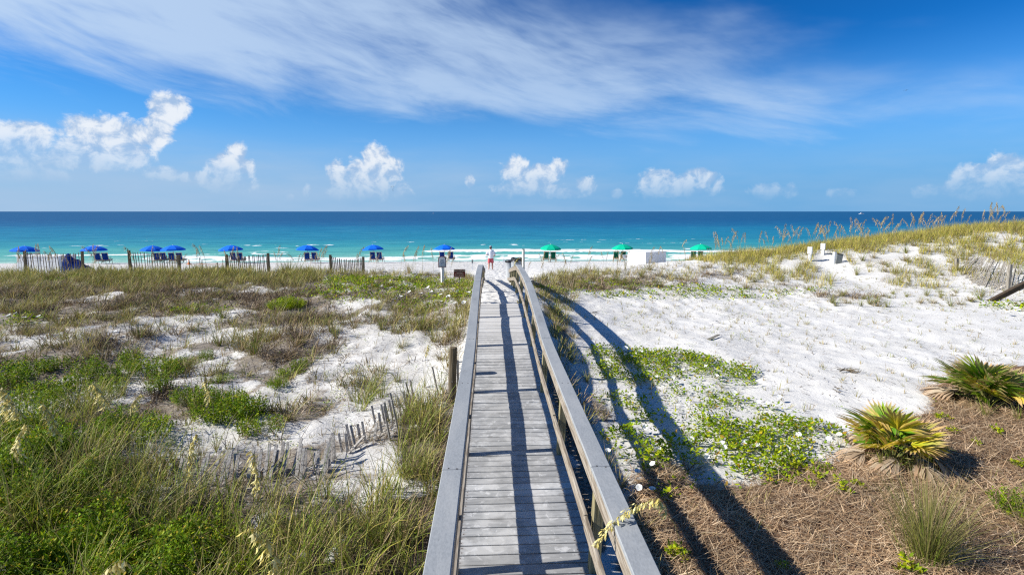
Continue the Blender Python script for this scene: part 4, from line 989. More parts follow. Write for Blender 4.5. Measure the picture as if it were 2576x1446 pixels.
# ------------------------------------------------------------------ driftwood, boats, parasail, gull
b = P(1795, 853)
dw = empty('driftwood_board', b, 0, 'grey splintered board lying on the white sand beyond the vines', 'driftwood')
Geo().bar((-.22, -.14, .03), (.22, .16, .10), .12, .03, .004, taper=.7).obj('board', M_drift, dw)
Geo().bar((.08, .07, .085), (.26, .15, .125), .03, .012, .002, taper=.3).obj('splinter', M_drift, dw)
def twig_pile(vx, vy, n, L, label):
    b = P(vx, vy); r = empty('twig_pile', b, 0, label, 'twigs', 'dry twigs on the open sand'); rr = random.Random(vx)
    for i in range(n):
        a = rr.uniform(-.5, .5) + (math.pi if rr.random() < .5 else 0); l = L * rr.uniform(.5, 1); o = Vector((rr.uniform(-.15, .15), rr.uniform(-.12, .12), 0))
        q = [o + Vector((math.cos(a) * l * t, math.sin(a) * l * t + .06 * math.sin(t * 4 + i), .03 + .05 * rr.random() + .05 * t)) for t in (-.3, 0, .4, .7)]
        Geo().tube(q, [.011, .010, .007, .003], 5).obj('twig', M_dark_post, r)
twig_pile(2133, 937, 9, .45, 'tangle of dark twigs lying on bare white sand before the larger palmetto')
twig_pile(2110, 985, 3, .16, 'few short dark twigs on bare sand edge of the straw')
twig_pile(1420, 985, 3, .35, 'single crooked dry branch beside the railing shadow')
twig_pile(830, 742, 4, .9, 'long grey branches lying in the dead grass of the ridge')
twig_pile(1500, 790, 3, .5, 'thin crooked branch on sand beyond the railing shadow')
def boat(vx, Y, L, label, wake):
    p = at_depth(vx, HORIZON + 1, Y); r = empty('motor_boat', (p[0], Y, .05), 0, label, 'boat', 'motor boats far out at sea')
    rings = []
    for t, wq, zt in ((-.5, .9, .9), (-.2, 1, .95), (.2, .95, 1.1), (.42, .5, 1.35), (.5, .04, 1.5)):
        hw = L * .14 * wq; rings.append([Vector((L * t, -hw, L * .1 * zt)), Vector((L * t, hw, L * .1 * zt)), Vector((L * t, hw * .6, -.3)), Vector((L * t, -hw * .6, -.3))])
    Geo().loft(rings).obj('hull', M_white, r)
    Geo().box((-L * .05, 0, L * .17), (L * .35, L * .18, L * .15), L * .02).obj('cabin', M_white, r); Geo().box((-L * .02, -L * .09, L * .18), (L * .25, .06, L * .06)).obj('window', M_black, r)
    Geo().bar((-L * .1, 0, L * .24), (-L * .1, 0, L * .42), .15, .15).obj('mast', M_white, r)
    if wake:
        V = [(-L * .5, -L * .1, .12), (-L * .5, L * .1, .12), (-L * 2.6, L * .5, .10), (-L * 2.6, -L * .5, .10)]
        link('wake', mesh('wake', V, [(0, 1, 2, 3)], M_white), r)
boat(2167, 1250, 12.5, 'white fishing boat on the horizon beyond the tall dune grass', False)
boat(1090, 1600, 8, 'small white speedboat with wake near the horizon', True)
boat(602, 1900, 7, 'tiny white boat on the horizon above the blue umbrellas', False)
Yp = 1300; p = at_depth(987, 471, Yp)
pa = empty('parasail', p, 0, 'pale parasail canopy hanging in the sky over the sea', 'parasail')
V = []; n, m = 12, 5
for i in range(n + 1):
    a = math.pi * (i / n)
    for j in range(m): q = (j / (m - 1) - .5) * 1.6; V.append((4.2 * math.cos(a), 1.8 * math.sin(q), 2.8 * math.sin(a) * math.cos(q) - .4))
link('canopy', mesh('canopy', V, [(i * m + j, (i + 1) * m + j, (i + 1) * m + j + 1, i * m + j + 1) for i in range(n) for j in range(m - 1)], pm('parasail_cloth', (.62, .64, .50), (.10, .16, .20), .35, lo=.45, hi=.5), True), pa)
g = Geo()
for i in (-1, -.5, .5, 1): g.tube([(4.0 * i, 0, -.2 if abs(i) == 1 else 2.0), (1.2, 0, -9)], .06, 4)
g.obj('lines', M_black, pa)
Geo().loft([ring((1.2, 0, -10.6), .25, .2, 8), ring((1.2, 0, -9.8), .35, .3, 8), ring((1.2, 0, -9.2), .3, .25, 8), ring((1.2, 0, -8.7), .16, .16, 8)]).obj('rider_harness', M_black, pa, True)
p = at_depth(2278, 228, 120)
gu = empty('gull', p, .3, 'single dark seabird gliding in the blue sky', 'bird')
Geo().tube([(-.22, 0, -.02), (-.1, 0, 0), (.08, 0, .01), (.2, 0, .03), (.25, 0, .02)], [.01, .05, .06, .035, .008], 8).obj('body', M_drift, gu, True)
for s in (-1, 1): link('wing', mesh('wing', [(.08, 0, .02), (-.08, 0, .02), (.12, s * .3, .12), (-.02, s * .32, .12), (-.05, s * .68, .04), (.0, s * .68, .04)], [(0, 1, 3, 2), (2, 3, 4, 5)], M_drift), gu)
# ------------------------------------------------------------------ vegetation generators
def rgb(*c): return np.array(c, float)
def pick(cols, n, jit=0.18):
    cols = np.array(cols, float); c = cols[RNG.integers(0, len(cols), n)]
    return np.clip(c * (1 + RNG.normal(0, jit, (n, 1))), 0.003, 1)
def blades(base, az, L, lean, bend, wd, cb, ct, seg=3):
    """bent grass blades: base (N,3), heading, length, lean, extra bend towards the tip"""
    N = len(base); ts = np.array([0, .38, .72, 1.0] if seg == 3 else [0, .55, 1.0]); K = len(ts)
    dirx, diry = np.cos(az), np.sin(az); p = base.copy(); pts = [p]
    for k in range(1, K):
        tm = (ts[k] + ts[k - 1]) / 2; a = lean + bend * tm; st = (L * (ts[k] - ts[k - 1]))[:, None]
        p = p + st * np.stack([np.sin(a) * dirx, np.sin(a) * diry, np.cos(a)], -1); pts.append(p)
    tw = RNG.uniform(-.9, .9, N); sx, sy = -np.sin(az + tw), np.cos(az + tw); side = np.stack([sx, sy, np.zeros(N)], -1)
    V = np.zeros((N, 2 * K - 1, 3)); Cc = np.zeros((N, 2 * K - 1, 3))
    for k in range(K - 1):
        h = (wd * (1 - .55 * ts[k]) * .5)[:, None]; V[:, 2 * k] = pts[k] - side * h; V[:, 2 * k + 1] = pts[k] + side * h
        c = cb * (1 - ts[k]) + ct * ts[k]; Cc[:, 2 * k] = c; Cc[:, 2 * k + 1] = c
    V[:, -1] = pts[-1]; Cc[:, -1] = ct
    F = []
    for k in range(K - 2): a = 2 * k; F += [(a, a + 1, a + 3), (a, a + 3, a + 2)]
    a = 2 * (K - 2); F.append((a, a + 1, a + 2)); F = np.array(F)
    Fa = (F[None] + (np.arange(N) * (2 * K - 1))[:, None, None]).reshape(-1, 3)
    return V.reshape(-1, 3), Fa, Cc.reshape(-1, 3)
def leaves(base, az, pitch, L, wd, col, fold=.25):
    N = len(base); d = np.stack([np.cos(pitch) * np.cos(az), np.cos(pitch) * np.sin(az), np.sin(pitch)], -1)
    s = np.stack([-np.sin(az), np.cos(az), np.zeros(N)], -1); u = np.cross(d, s) * -1
    roll = RNG.uniform(-.6, .6, N)[:, None]; s2 = s * np.cos(roll) + u * np.sin(roll); u2 = u * np.cos(roll) - s * np.sin(roll)
    m = base + d * (L * .5)[:, None]; h = (wd * .5)[:, None]
    V = np.stack([base, m - s2 * h + u2 * h * fold, base + d * L[:, None], m + s2 * h + u2 * h * fold], 1)
    F = np.array([(0, 2, 1), (0, 3, 2)]); Fa = (F[None] + (np.arange(N) * 4)[:, None, None]).reshape(-1, 3)
    tip = np.clip(col * 1.12, 0, 1); Cc = np.stack([col * .92, col, tip, col], 1)
    return V.reshape(-1, 3), Fa, Cc.reshape(-1, 3)
class Acc:
    def __init__(s): s.V = []; s.F = []; s.C = []; s.n = 0
    def add(s, v, f, c): s.V.append(v); s.F.append(f + s.n); s.C.append(c); s.n += len(v); return s
    def me(s, name, mat): return tri_mesh(name, np.concatenate(s.V), np.concatenate(s.F), mat, np.concatenate(s.C))
    def tris(s): return sum(len(f) for f in s.F)
GREEN = [(0.162, 0.246, 0.022), (0.228, 0.300, 0.026), (0.126, 0.192, 0.022), (0.312, 0.348, 0.036)]
OLIVE = [(000.250, 000.259, 000.063), (000.312, 000.286, 000.088), (000.197, 000.214, 000.053), (000.393, 000.330, 000.134)]
TAN = [(0.380, 0.282, 0.138), (0.460, 0.356, 0.190), (0.310, 0.218, 0.103)]
YELLOW = [(0.564, 0.462, 0.072), (0.468, 0.408, 0.066), (0.648, 0.516, 0.120), (0.360, 0.348, 0.060)]
BROWN = [(0.163, 0.112, 0.073), (0.269, 0.206, 0.144), (0.375, 0.306, 0.225), (0.112, 0.077, 0.053)]
LEAFG = [(.115, .205, .006), (.165, .270, .008), (.080, .150, .006), (.250, .310, .010)]
LIME = [(.320, .400, .010), (.250, .350, .010), (.420, .450, .014), (.170, .260, .008)]
STRAWC = [(.330, .205, .115), (.470, .315, .180), (.580, .420, .255), (.190, .115, .066), (.640, .500, .340)]

def tufts(acc, xy, nb, L, spread, lean, bend, wd, cols_b, cols_t, seg=3, tan_share=0.2, wind=.25):
    """many tufts at once: nb blades each"""
    M = len(xy)
    if M == 0: return
    nbv = np.maximum(2, (nb * RNG.uniform(.6, 1.35, M)).astype(int)); rep = np.repeat(np.arange(M), nbv); N = len(rep)
    az = RNG.uniform(0, 2 * math.pi, N); r = np.abs(RNG.normal(0, spread, N))
    x = xy[rep, 0] + r * np.cos(az); y = xy[rep, 1] + r * np.sin(az)
    ok = ~((np.abs(x) < .80) & (y < 13.2)); x, y, az, rep = x[ok], y[ok], az[ok], rep[ok]; N = len(x)
    sc_ = RNG.uniform(.65, 1.25, M)[rep]; tone = RNG.normal(1, .16, M)[rep][:, None]
    b = np.stack([x, y, gz(x, y) - .015], -1)
    az = az + RNG.normal(0, .5, N); ax, ay = np.cos(az) + wind, np.sin(az); az = np.arctan2(ay, ax)
    Lb = L * sc_ * RNG.uniform(.45, 1.15, N)
    ct = pick(cols_t, N) * tone; cb_ = pick(cols_b, N) * tone; dry = RNG.random(N) < tan_share
    ct[dry] = pick(TAN, int(dry.sum())); cb_[dry] = pick(TAN, int(dry.sum())) * .8
    # keep blades out of the walking surface
    ux = x + np.sin(lean) * 0
    acc.add(*blades(b, az, Lb, np.abs(RNG.normal(lean, lean * .5 + .05, N)), np.abs(RNG.normal(bend, bend * .5, N)), wd * RNG.uniform(.6, 1.3, N), np.clip(cb_, .003, 1), np.clip(ct, .003, 1), seg))
def scatter(n_per_m2, box, fn):
    x0, x1, y0, y1 = box; n = int(n_per_m2 * (x1 - x0) * (y1 - y0)); x = RNG.uniform(x0, x1, n); y = RNG.uniform(y0, y1, n)
    k = RNG.random(n) < fn(x, y); return np.stack([x[k], y[k]], -1)
def off_walk(x, y, m=.95): return ~((np.abs(x) < m) & (y < 40))
def inview(x, y, mg=1.06): return np.abs((x - CAM[0]) - y * math.tan(YAW)) < (y + 1.2) * mg
def clump(x, y, f=1.2, lo=.42, hi=.60, seed=91): return sstep(lo, hi, fbm(x * f, y * f, 3, seed))
LBOX, RBOX = (-34, -.7, 4.6, 34), (.7, 20, 4.6, 34)

# tall grass in the near hollow
acc = Acc()
f = lambda x, y: field(x, y, E_TALL) * (.35 + .65 * clump(x, y, 1.3)) * (1 - .8 * field(x, y, E_SAND)) * off_walk(x, y) * inview(x, y)
xy = scatter(36, (-12, -.85, 4.4, 14), f); near = xy
tufts(acc, xy, 16, .78, .07, .26, .80, .0110, OLIVE + GREEN, GREEN + GREEN + OLIVE + YELLOW, 3, .22)
g1 = link('tall_grass', acc.me('tall_grass', M_grass)); tag(g1, 'long green and straw grass filling the hollow beside the boardwalk', 'grass', kind='stuff')
# ridge grass
acc = Acc()
f = lambda x, y: field(x, y, E_RIDGE) * (.25 + .75 * clump(x, y, .9, seed=93)) * (1 - .8 * field(x, y, E_SAND)) * off_walk(x, y, 1.0) * inview(x, y)
xy = np.vstack([scatter(17, (-34, -.9, 9, 33), f), scatter(16, (.9, 14, 9, 33), f)])
tufts(acc, xy, 15, .54, .09, .30, .70, .0150, OLIVE + TAN, GREEN + OLIVE + YELLOW, 3, .22)
# fine upright sprays along the crest of the left ridge and a bushy clump by the fence
f = lambda x, y: .85 * sstep(23.5, 26, y) * sstep(30.6, 28.8, y) * sstep(-7.5, -9.5, x) * (.3 + .7 * clump(x, y, .7, seed=95)) * inview(x, y)
xy = scatter(13, (-34, -6, 23, 31), f); tufts(acc, xy, 15, .62, .12, .24, .55, .018, OLIVE, GREEN + OLIVE + YELLOW, 3, .20)
f = lambda x, y: .5 * sstep(22, 25, y) * sstep(30.5, 28, y) * (.15 + .85 * clump(x, y, .8, seed=96)) * inview(x, y) * off_walk(x, y, 1.4)
xy = np.vstack([scatter(8, (-8, -1.2, 21, 31), f), scatter(8, (1.2, 16, 21, 31), f)]); tufts(acc, xy, 13, .42, .09, .3, .6, .014, OLIVE + TAN, GREEN + OLIVE + YELLOW, 3, .35)
g2 = link('ridge_grass', acc.me('ridge_grass', M_grass)); tag(g2, 'olive and straw grass along the low ridge before the beach', 'grass', kind='stuff')
# yellow dune grass on the tall dune
def dune_d(x, y):
    cr = np.interp(x, [10, 15, 20, 30, 40], [28.0, 28.4, 28.9, 29.2, 29.4]) + (fbm(x * .5, y * .5, 2, 97) - .5) * 2.2
    top = sstep(0, 1.8, y - cr) * sstep(35.5, 33, y) * sstep(11.5, 15.5, x)
    low = .75 * clump(x, y, .75, .52, .62, 99) * sstep(22.5, 25, y) * sstep(11, 15, x) * (y < 30)
    east = .8 * sstep(24.5, 27.5, x) * sstep(24, 26, y) * clump(x, y, .6, .42, .56, 98)
    return np.clip(np.maximum(np.maximum(top, low * .55), east), 0, 1) * inview(x, y, 1.05)
acc = Acc(); xy = scatter(26, (9, 37, 21, 36), dune_d)
tufts(acc, xy, 14, .68, .10, .20, .50, .0150, YELLOW + OLIVE, YELLOW + YELLOW + OLIVE + GREEN, 2, .22)
g3 = link('dune_grass', acc.me('dune_grass', M_grass)); tag(g3, 'yellow dune grass covering the crest of the tall dune', 'grass', kind='stuff')
# dead grass and litter lying on the sand
acc = Acc()
f = lambda x, y: field(x, y, E_DEAD) * (.15 + .85 * clump(x, y, 1.1, .44, .58, 101)) * (1 - .85 * field(x, y, E_SAND)) * off_walk(x, y) * inview(x, y)
xy = np.vstack([scatter(40, (-34, -.85, 4.6, 32), f), scatter(40, (.85, 18, 4.6, 32), f)])
nr = xy[:, 1] < 13
tufts(acc, xy[nr], 14, .30, .12, .85, .95, .0115, BROWN, BROWN + TAN[:1], 2, .12, wind=.1)
tufts(acc, xy[~nr], 9, .34, .13, .75, .95, .020, BROWN, BROWN + TAN[:1], 2, .14, wind=.1)
# bigger dark mops of dead grass
f = lambda x, y: np.maximum(field(x, y, E_DEAD), .35 * field(x, y, E_RIDGE)) * clump(x, y, .9, .50, .62, 113) * (1 - .9 * field(x, y, E_SAND)) * off_walk(x, y, 1.1) * inview(x, y)
xy = np.vstack([scatter(6, (-34, -.9, 6, 30), f), scatter(5, (.9, 16, 8, 30), f)])
tufts(acc, xy, 40, .52, .16, .55, 1.25, .017, BROWN, BROWN + BROWN + TAN[:1], 3, .10, wind=.15)
f = lambda x, y: .5 * litter_mask(x, y) * off_walk(x, y) * inview(x, y)
xy = np.vstack([scatter(34, (-30, -.85, 4.6, 30), f), scatter(24, (.95, 16, 12, 30), f)]); tufts(acc, xy, 8, .19, .12, 1.25, .5, .010, BROWN, BROWN, 2, .1, wind=0)
g4 = link('dead_grass', acc.me('dead_grass', M_dry)); tag(g4, 'grey-brown dead grass and litter matted over the dune sand', 'dead grass', kind='stuff')
# scrubby tufts and dead stems over the shrubby side
acc2 = Acc()
f = lambda x, y: clump(x, y, .85, .45, .57, 141) * sstep(31, 28, y) * (1 - .75 * field(x, y, E_SAND)) * off_walk(x, y, 1.15) * inview(x, y)
xy = scatter(5.5, (-30, -1.1, 8, 29), f); tufts(acc2, xy, 34, .42, .12, .45, 1.0, .015, OLIVE + BROWN, OLIVE + GREEN + BROWN, 3, .22, wind=.2)
f = lambda x, y: (.25 + .75 * clump(x, y, .9, .42, .6, 143)) * inview(x, y) * off_walk(x, y, 1.1)
xy = np.vstack([scatter(5, (-26, -1, 6, 28), f), scatter(1.2, (1.2, 14, 14, 28), f)]); N = len(xy)
acc2.add(*blades(np.stack([xy[:, 0], xy[:, 1], gz(xy[:, 0], xy[:, 1]) + .02], -1), RNG.uniform(0, 6.3, N), RNG.uniform(.25, .8, N), RNG.uniform(1.0, 1.58, N), RNG.normal(0, .3, N), RNG.uniform(.008, .016, N), pick(BROWN, N), pick(BROWN + TAN, N), 3))
g7 = link('dune_scrub', acc2.me('dune_scrub', M_dry)); tag(g7, 'brown-olive scrub and fallen dead stems over the shrubby dune side', 'scrub', kind='stuff')
# pine straw
acc = Acc(); xy = scatter(900, (.9, 13, 4.4, 13.2), lambda x, y: sstep(.05, .9, straw_mask(x, y)) * inview(x, y) * (np.abs(x) > .9))
N = len(xy); b = np.stack([xy[:, 0], xy[:, 1], gz(xy[:, 0], xy[:, 1]) + RNG.uniform(.0, .05, N)], -1)
acc.add(*blades(b, RNG.normal(.25, 1.1, N) + math.pi * (RNG.random(N) < .5), RNG.uniform(.14, .38, N), RNG.uniform(1.15, 1.62, N), RNG.normal(.05, .18, N), RNG.uniform(.006, .012, N), *(pick(STRAWC, N) * (.45 + 1.1 * fbm(b[:, 0] * 1.4, b[:, 1] * 1.4, 4, 131))[:, None] for _ in (0, 1)), 2))
xy = scatter(4, (.9, 13, 4.4, 12), lambda x, y: straw_mask(x, y) * inview(x, y) * (.2 + .8 * clump(x, y, .8, .42, .6, 151))); tufts(acc, xy, 9, .34, .06, .75, .8, .007, TAN + OLIVE, TAN + OLIVE, 3, .4)
g5 = link('pine_straw', acc.me('pine_straw', M_dry)); tag(g5, 'brown pine straw carpeting the ground around the palmettos', 'straw', kind='stuff')
# small sprigs and specks on the open sand
acc = Acc()
f = lambda x, y: (.25 + .75 * clump(x, y, .5, .40, .62, 103)) * (1 - straw_mask(x, y)) * inview(x, y) * off_walk(x, y, 1.2) * sstep(31, 26, y)
xy = np.vstack([scatter(8, (.9, 27, 8, 28), f), scatter(6, (-14, -.9, 6, 24), f)])
tufts(acc, xy, 6, .20, .03, .35, .5, .012, OLIVE + TAN, GREEN + OLIVE, 2, .35)
xy = np.vstack([scatter(1.3, (.9, 27, 8, 28), f), scatter(3.2, (-14, -.9, 6, 24), f)]); n = RNG.integers(5, 14, len(xy)); rep = np.repeat(np.arange(len(xy)), n); N = len(rep)
px_, py_ = xy[rep, 0] + RNG.normal(0, .06, N), xy[rep, 1] + RNG.normal(0, .06, N)
acc.add(*leaves(np.stack([px_, py_, gz(px_, py_) + RNG.uniform(.01, .12, N)], -1), RNG.uniform(0, 6.3, N), RNG.uniform(0, .8, N), RNG.uniform(.03, .06, N), RNG.uniform(.014, .026, N), pick(LEAFG + LIME, N)))
f2 = lambda x, y: (.3 + .7 * clump(x, y, .6, .38, .6, 107)) * inview(x, y) * off_walk(x, y, 1.0) * (1 - straw_mask(x, y))
xy = np.vstack([scatter(16, (.9, 27, 8, 28), f2), scatter(40, (-14, -.9, 6, 26), f2)]); N = len(xy)
acc.add(*blades(np.stack([xy[:, 0], xy[:, 1], gz(xy[:, 0], xy[:, 1]) + .008], -1), RNG.uniform(0, 6.3, N), RNG.uniform(.05, .22, N), RNG.uniform(1.3, 1.6, N), RNG.normal(0, .25, N), RNG.uniform(.007, .020, N), pick(BROWN, N) * .75, pick(BROWN, N) * .8, 2))
g6 = link('sand_sprigs', acc.me('sand_sprigs', M_grass)); tag(g6, 'sparse green sprigs and dry bits dotted over the bare sand', 'sprigs', kind='stuff')
# beach vine, with flowers as its parts
acc = Acc()
fv = lambda x, y: field(x, y, E_VINE, .5) * (.14 + .86 * clump(x, y, 1.5, .34, .52, 109)) * (.25 + .75 * clump(x, y, 4.6, .38, .58, 119)) * off_walk(x, y) * inview(x, y)
xy = np.vstack([scatter(1150, (.9, 9, 6, 15), fv), scatter(330, (.9, 24, 15, 27), fv), scatter(330, (-15, -.9, 12, 27), fv), scatter(250, (-34, -15, 14, 28), fv)])
N = len(xy); hgt = RNG.uniform(.02, .15, N) * (.4 + field(xy[:, 0], xy[:, 1], E_VINE, .5)); sz = np.where(xy[:, 1] > 15, 1.5, 1.0)
vc = pick(LIME + LEAFG[:2], N); yel = RNG.random(N) < .06; vc[yel] = pick([(.42, .33, .02), (.36, .22, .03)], int(yel.sum()))
acc.add(*leaves(np.stack([xy[:, 0], xy[:, 1], gz(xy[:, 0], xy[:, 1]) + hgt], -1), RNG.uniform(0, 6.3, N), RNG.uniform(-.1, .95, N), RNG.uniform(.035, .11, N) * sz, RNG.uniform(.022, .062, N) * sz, vc))
k = RNG.random(N) < .12; xs_ = xy[k]; tufts(acc, xs_, 3, .14, .05, .5, .9, .006, GREEN, GREEN + TAN, 2, .3)
vine = link('beach_vine', acc.me('beach_vine', M_leaf)); tag(vine, 'lime green beach vine creeping over white sand with white flowers', 'vine', kind='stuff')
fl = Geo()
n = 14; V = [(0, 0, -.03)]; F = []
for rr_, zz in ((.012, -.02), (.028, .012), (.048, .022)):
    V += [(rr_ * math.cos(2 * math.pi * i / n) * (1 + .06 * math.cos(5 * 2 * math.pi * i / n)), rr_ * math.sin(2 * math.pi * i / n) * (1 + .06 * math.cos(5 * 2 * math.pi * i / n)), zz) for i in range(n)]
F = [(0, 1 + (i + 1) % n, 1 + i) for i in range(n)] + [(1 + k * n + i, 1 + k * n + (i + 1) % n, 1 + (k + 1) * n + (i + 1) % n, 1 + (k + 1) * n + i) for k in range(2) for i in range(n)]
fme = mesh('flower', V, F, M_petal, True)
FL = [(1815, 1130), (1822, 1140), (1655, 958), (1608, 948), (1800, 955), (1690, 962), (1660, 1145), (1870, 1128), (1905, 1133), (2085, 1118), (2110, 1107), (2010, 1107), (1640, 1185), (1600, 1205), (1605, 1245), (1640, 1252), (1775, 1165), (1980, 1145),
      (1565, 890), (1575, 885), (1590, 905), (1600, 898), (1570, 900), (1610, 893), (1850, 1000), (1905, 1025), (1930, 1028), (1530, 1150), (1735, 1120), (1960, 1010), (2060, 1060), (1625, 1090),
      (1060, 745), (1085, 740), (1105, 747), (1010, 752), (1040, 758), (1130, 752), (1145, 770), (1165, 768), (1110, 765), (980, 712), (1020, 720), (1075, 728), (1150, 740), (1180, 742), (960, 725), (1120, 735), (1030, 740), (930, 700), (25, 800), (60, 806), (95, 803), (40, 795), (275, 830), (290, 843), (2555, 780), (2535, 790), (2565, 795), (1690, 925), (1720, 940), (1775, 930)]
for vx, vy in FL:
    q = P(vx + random.uniform(-3, 3), vy + 4)
    if q is None: continue
    s_ = 1.0 if q[1] < 14 else 1.7
    under(link('flower', fme, None, (q[0], q[1], q[2] + .13), (random.uniform(.0, .7), random.uniform(-.6, .0), 0), (s_, s_, s_)), vine)

# ------------------------------------------------------------------ shrubs
def shrub_mesh(R, H, stems, per, cols, L=.05, wd=.022, name='foliage'):
    a = Acc(); ang = RNG.uniform(0, 6.3, stems); rr_ = R * np.sqrt(RNG.random(stems)); hh = H * (1 - .45 * (rr_ / R) ** 2) * RNG.uniform(.65, 1.1, stems)
    rep = np.repeat(np.arange(stems), per); N = len(rep); t = RNG.uniform(.12, 1.0, N); lean = .25
    bx = rr_[rep] * np.cos(ang[rep]) * (1 + lean * t) + RNG.normal(0, .012, N); by = rr_[rep] * np.sin(ang[rep]) * (1 + lean * t) + RNG.normal(0, .012, N); bz = hh[rep] * t
    c = pick(cols, N, .22) * (1 + .25 * (RNG.random(stems)[rep][:, None] - .5)); old = RNG.random(N) < .04; c[old] = pick([(.40, .30, .03)], int(old.sum()))
    a.add(*leaves(np.stack([bx, by, bz], -1), RNG.uniform(0, 6.3, N), RNG.uniform(.0, 1.1, N), RNG.uniform(.6, 1.2, N) * L, RNG.uniform(.7, 1.2, N) * wd, np.clip(c, .003, 1)))
    fol = a.me(name, M_leaf); b = Acc()
    b.add(*blades(np.stack([rr_ * np.cos(ang) * .75, rr_ * np.sin(ang) * .75, np.full(stems, -.03)], -1), ang, hh * 1.02, np.full(stems, .12), np.full(stems, .15), np.full(stems, .008), pick([(.10, .08, .04)], stems), pick(GREEN, stems), 2))
    return fol, b.me('stems', M_grass)
SH = [shrub_mesh(.34, .42, 70, 20, LEAFG), shrub_mesh(.28, .50, 60, 22, LEAFG), shrub_mesh(.42, .36, 90, 17, LEAFG + LIME[:1])]
def shrub(vx, vy, s, k, label, group=None, H=1.0):
    q = P(vx, vy)
    r = empty('leafy_shrub', q, RNG.uniform(0, 6.3), label, 'shrub', group); r.scale = (s, s, s * H)
    link('foliage', SH[k][0], r); link('stems', SH[k][1], r)
LS = 'bushy green leafy shrub growing among dead grass on the dune'
for i, (vx, vy, s) in enumerate([(175, 985, .95), (225, 955, .9), (255, 990, .8), (300, 955, .75), (330, 925, .8), (375, 930, .8), (415, 950, .85), (400, 985, .7), (450, 925, .7), (60, 950, 1.0), (20, 985, 1.1), (95, 1010, 1.0), (140, 930, .7),
                                  (300, 1085, .8), (350, 1105, .9), (375, 1075, .6), (265, 1105, .7), (730, 945, .55), (700, 975, .5), (520, 905, .5), (560, 960, .45), (755, 925, .5)]):
    shrub(vx, vy, s * 1.3, i % 3, LS, 'leafy shrubs scattered over the dune')
for i, (vx, vy, s) in enumerate([(475, 1010, .75), (520, 1030, .85), (560, 1050, .9), (600, 1055, 1.0), (635, 1050, .8), (655, 1085, .7), (575, 1015, .7)]):
    shrub(vx, vy, s * 1.25, i % 3, 'bright green leafy shrub in the thicket above the buried fence', 'leafy shrubs above the buried fence')
for i in range(46):
    vx = random.uniform(-60, 260) if i < 34 else random.uniform(200, 560); vy = random.uniform(1040, 1480) if i < 34 else random.uniform(1380, 1500)
    if vx > 150 and vy < 1200: vx -= 120
    shrub(vx, vy, random.uniform(.75, 1.15), i % 3, 'dark green leafy shrub in the dense thicket of tall grass', 'leafy shrubs massed in tall grass', 1.25)
# round yellow-green bush and shrubs at the straw
q = P(722, 778); fo, stm = shrub_mesh(.52, .50, 150, 26, LIME + [(.17, .26, .012)], .075, .02)
r = empty('round_bush', q, 0, 'round yellow-green bush standing alone on the ridge slope', 'shrub'); r.scale = (1.15, 1.0, 1.05); link('foliage', fo, r); link('stems', stm, r)
q = P(2560, 1290); r = empty('leafy_shrub', q, 1, 'small bright green shrub alone on brown straw', 'shrub'); r.scale = (.8, .8, .8); link('foliage', SH[0][0], r); link('stems', SH[0][1], r)
seed_me = shrub_mesh(.09, .14, 7, 9, LIME, .055, .032)
for i, (vx, vy) in enumerate([(2050, 1205), (2005, 1185), (2030, 1225), (2100, 1215), (2150, 1225), (2115, 1235), (1985, 1215), (1690, 1410), (1700, 1395), (2075, 1180), (2340, 1165), (2450, 1120), (2400, 1090), (2370, 1060), (1975, 1440), (2270, 1430), (2090, 1190), (2500, 1090), (2575, 1180)]):
    q = P(vx, vy); r = empty('vine_sprout', q, random.uniform(0, 6), 'small bright green sprout coming up through brown straw', 'sprout', 'green sprouts in the straw'); sc0 = random.uniform(.8, 1.4); r.scale = (sc0,) * 3
    link('leaves', seed_me[0], r); link('stems', seed_me[1], r)

# ------------------------------------------------------------------ single grass tufts
def tuft_mesh(n, L, spread, lean, bend, wd, cols, tan=.3):
    az = RNG.uniform(0, 6.3, n); r_ = np.abs(RNG.normal(0, spread, n)); ct = pick(cols, n); d = RNG.random(n) < tan; ct[d] = pick(TAN, int(d.sum()))
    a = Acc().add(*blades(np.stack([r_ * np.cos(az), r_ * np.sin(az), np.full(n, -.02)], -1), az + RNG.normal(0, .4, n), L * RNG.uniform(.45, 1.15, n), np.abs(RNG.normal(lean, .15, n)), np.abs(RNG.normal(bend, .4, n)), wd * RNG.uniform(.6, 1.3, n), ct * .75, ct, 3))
    return a.me('grass_tuft', M_grass)
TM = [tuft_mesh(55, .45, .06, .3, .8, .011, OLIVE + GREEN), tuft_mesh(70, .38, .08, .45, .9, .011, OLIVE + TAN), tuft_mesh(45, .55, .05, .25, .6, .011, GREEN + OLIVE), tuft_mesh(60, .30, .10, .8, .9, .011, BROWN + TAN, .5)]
def tuft(vx, vy, k, s, label, group):
    q = P(vx, vy)
    if q is None: return
    o = link('grass_tuft', TM[k], None, q, (0, 0, random.uniform(0, 6.3)), (s, s, s * random.uniform(.85, 1.2))); tag(o, label, 'grass tuft', group)
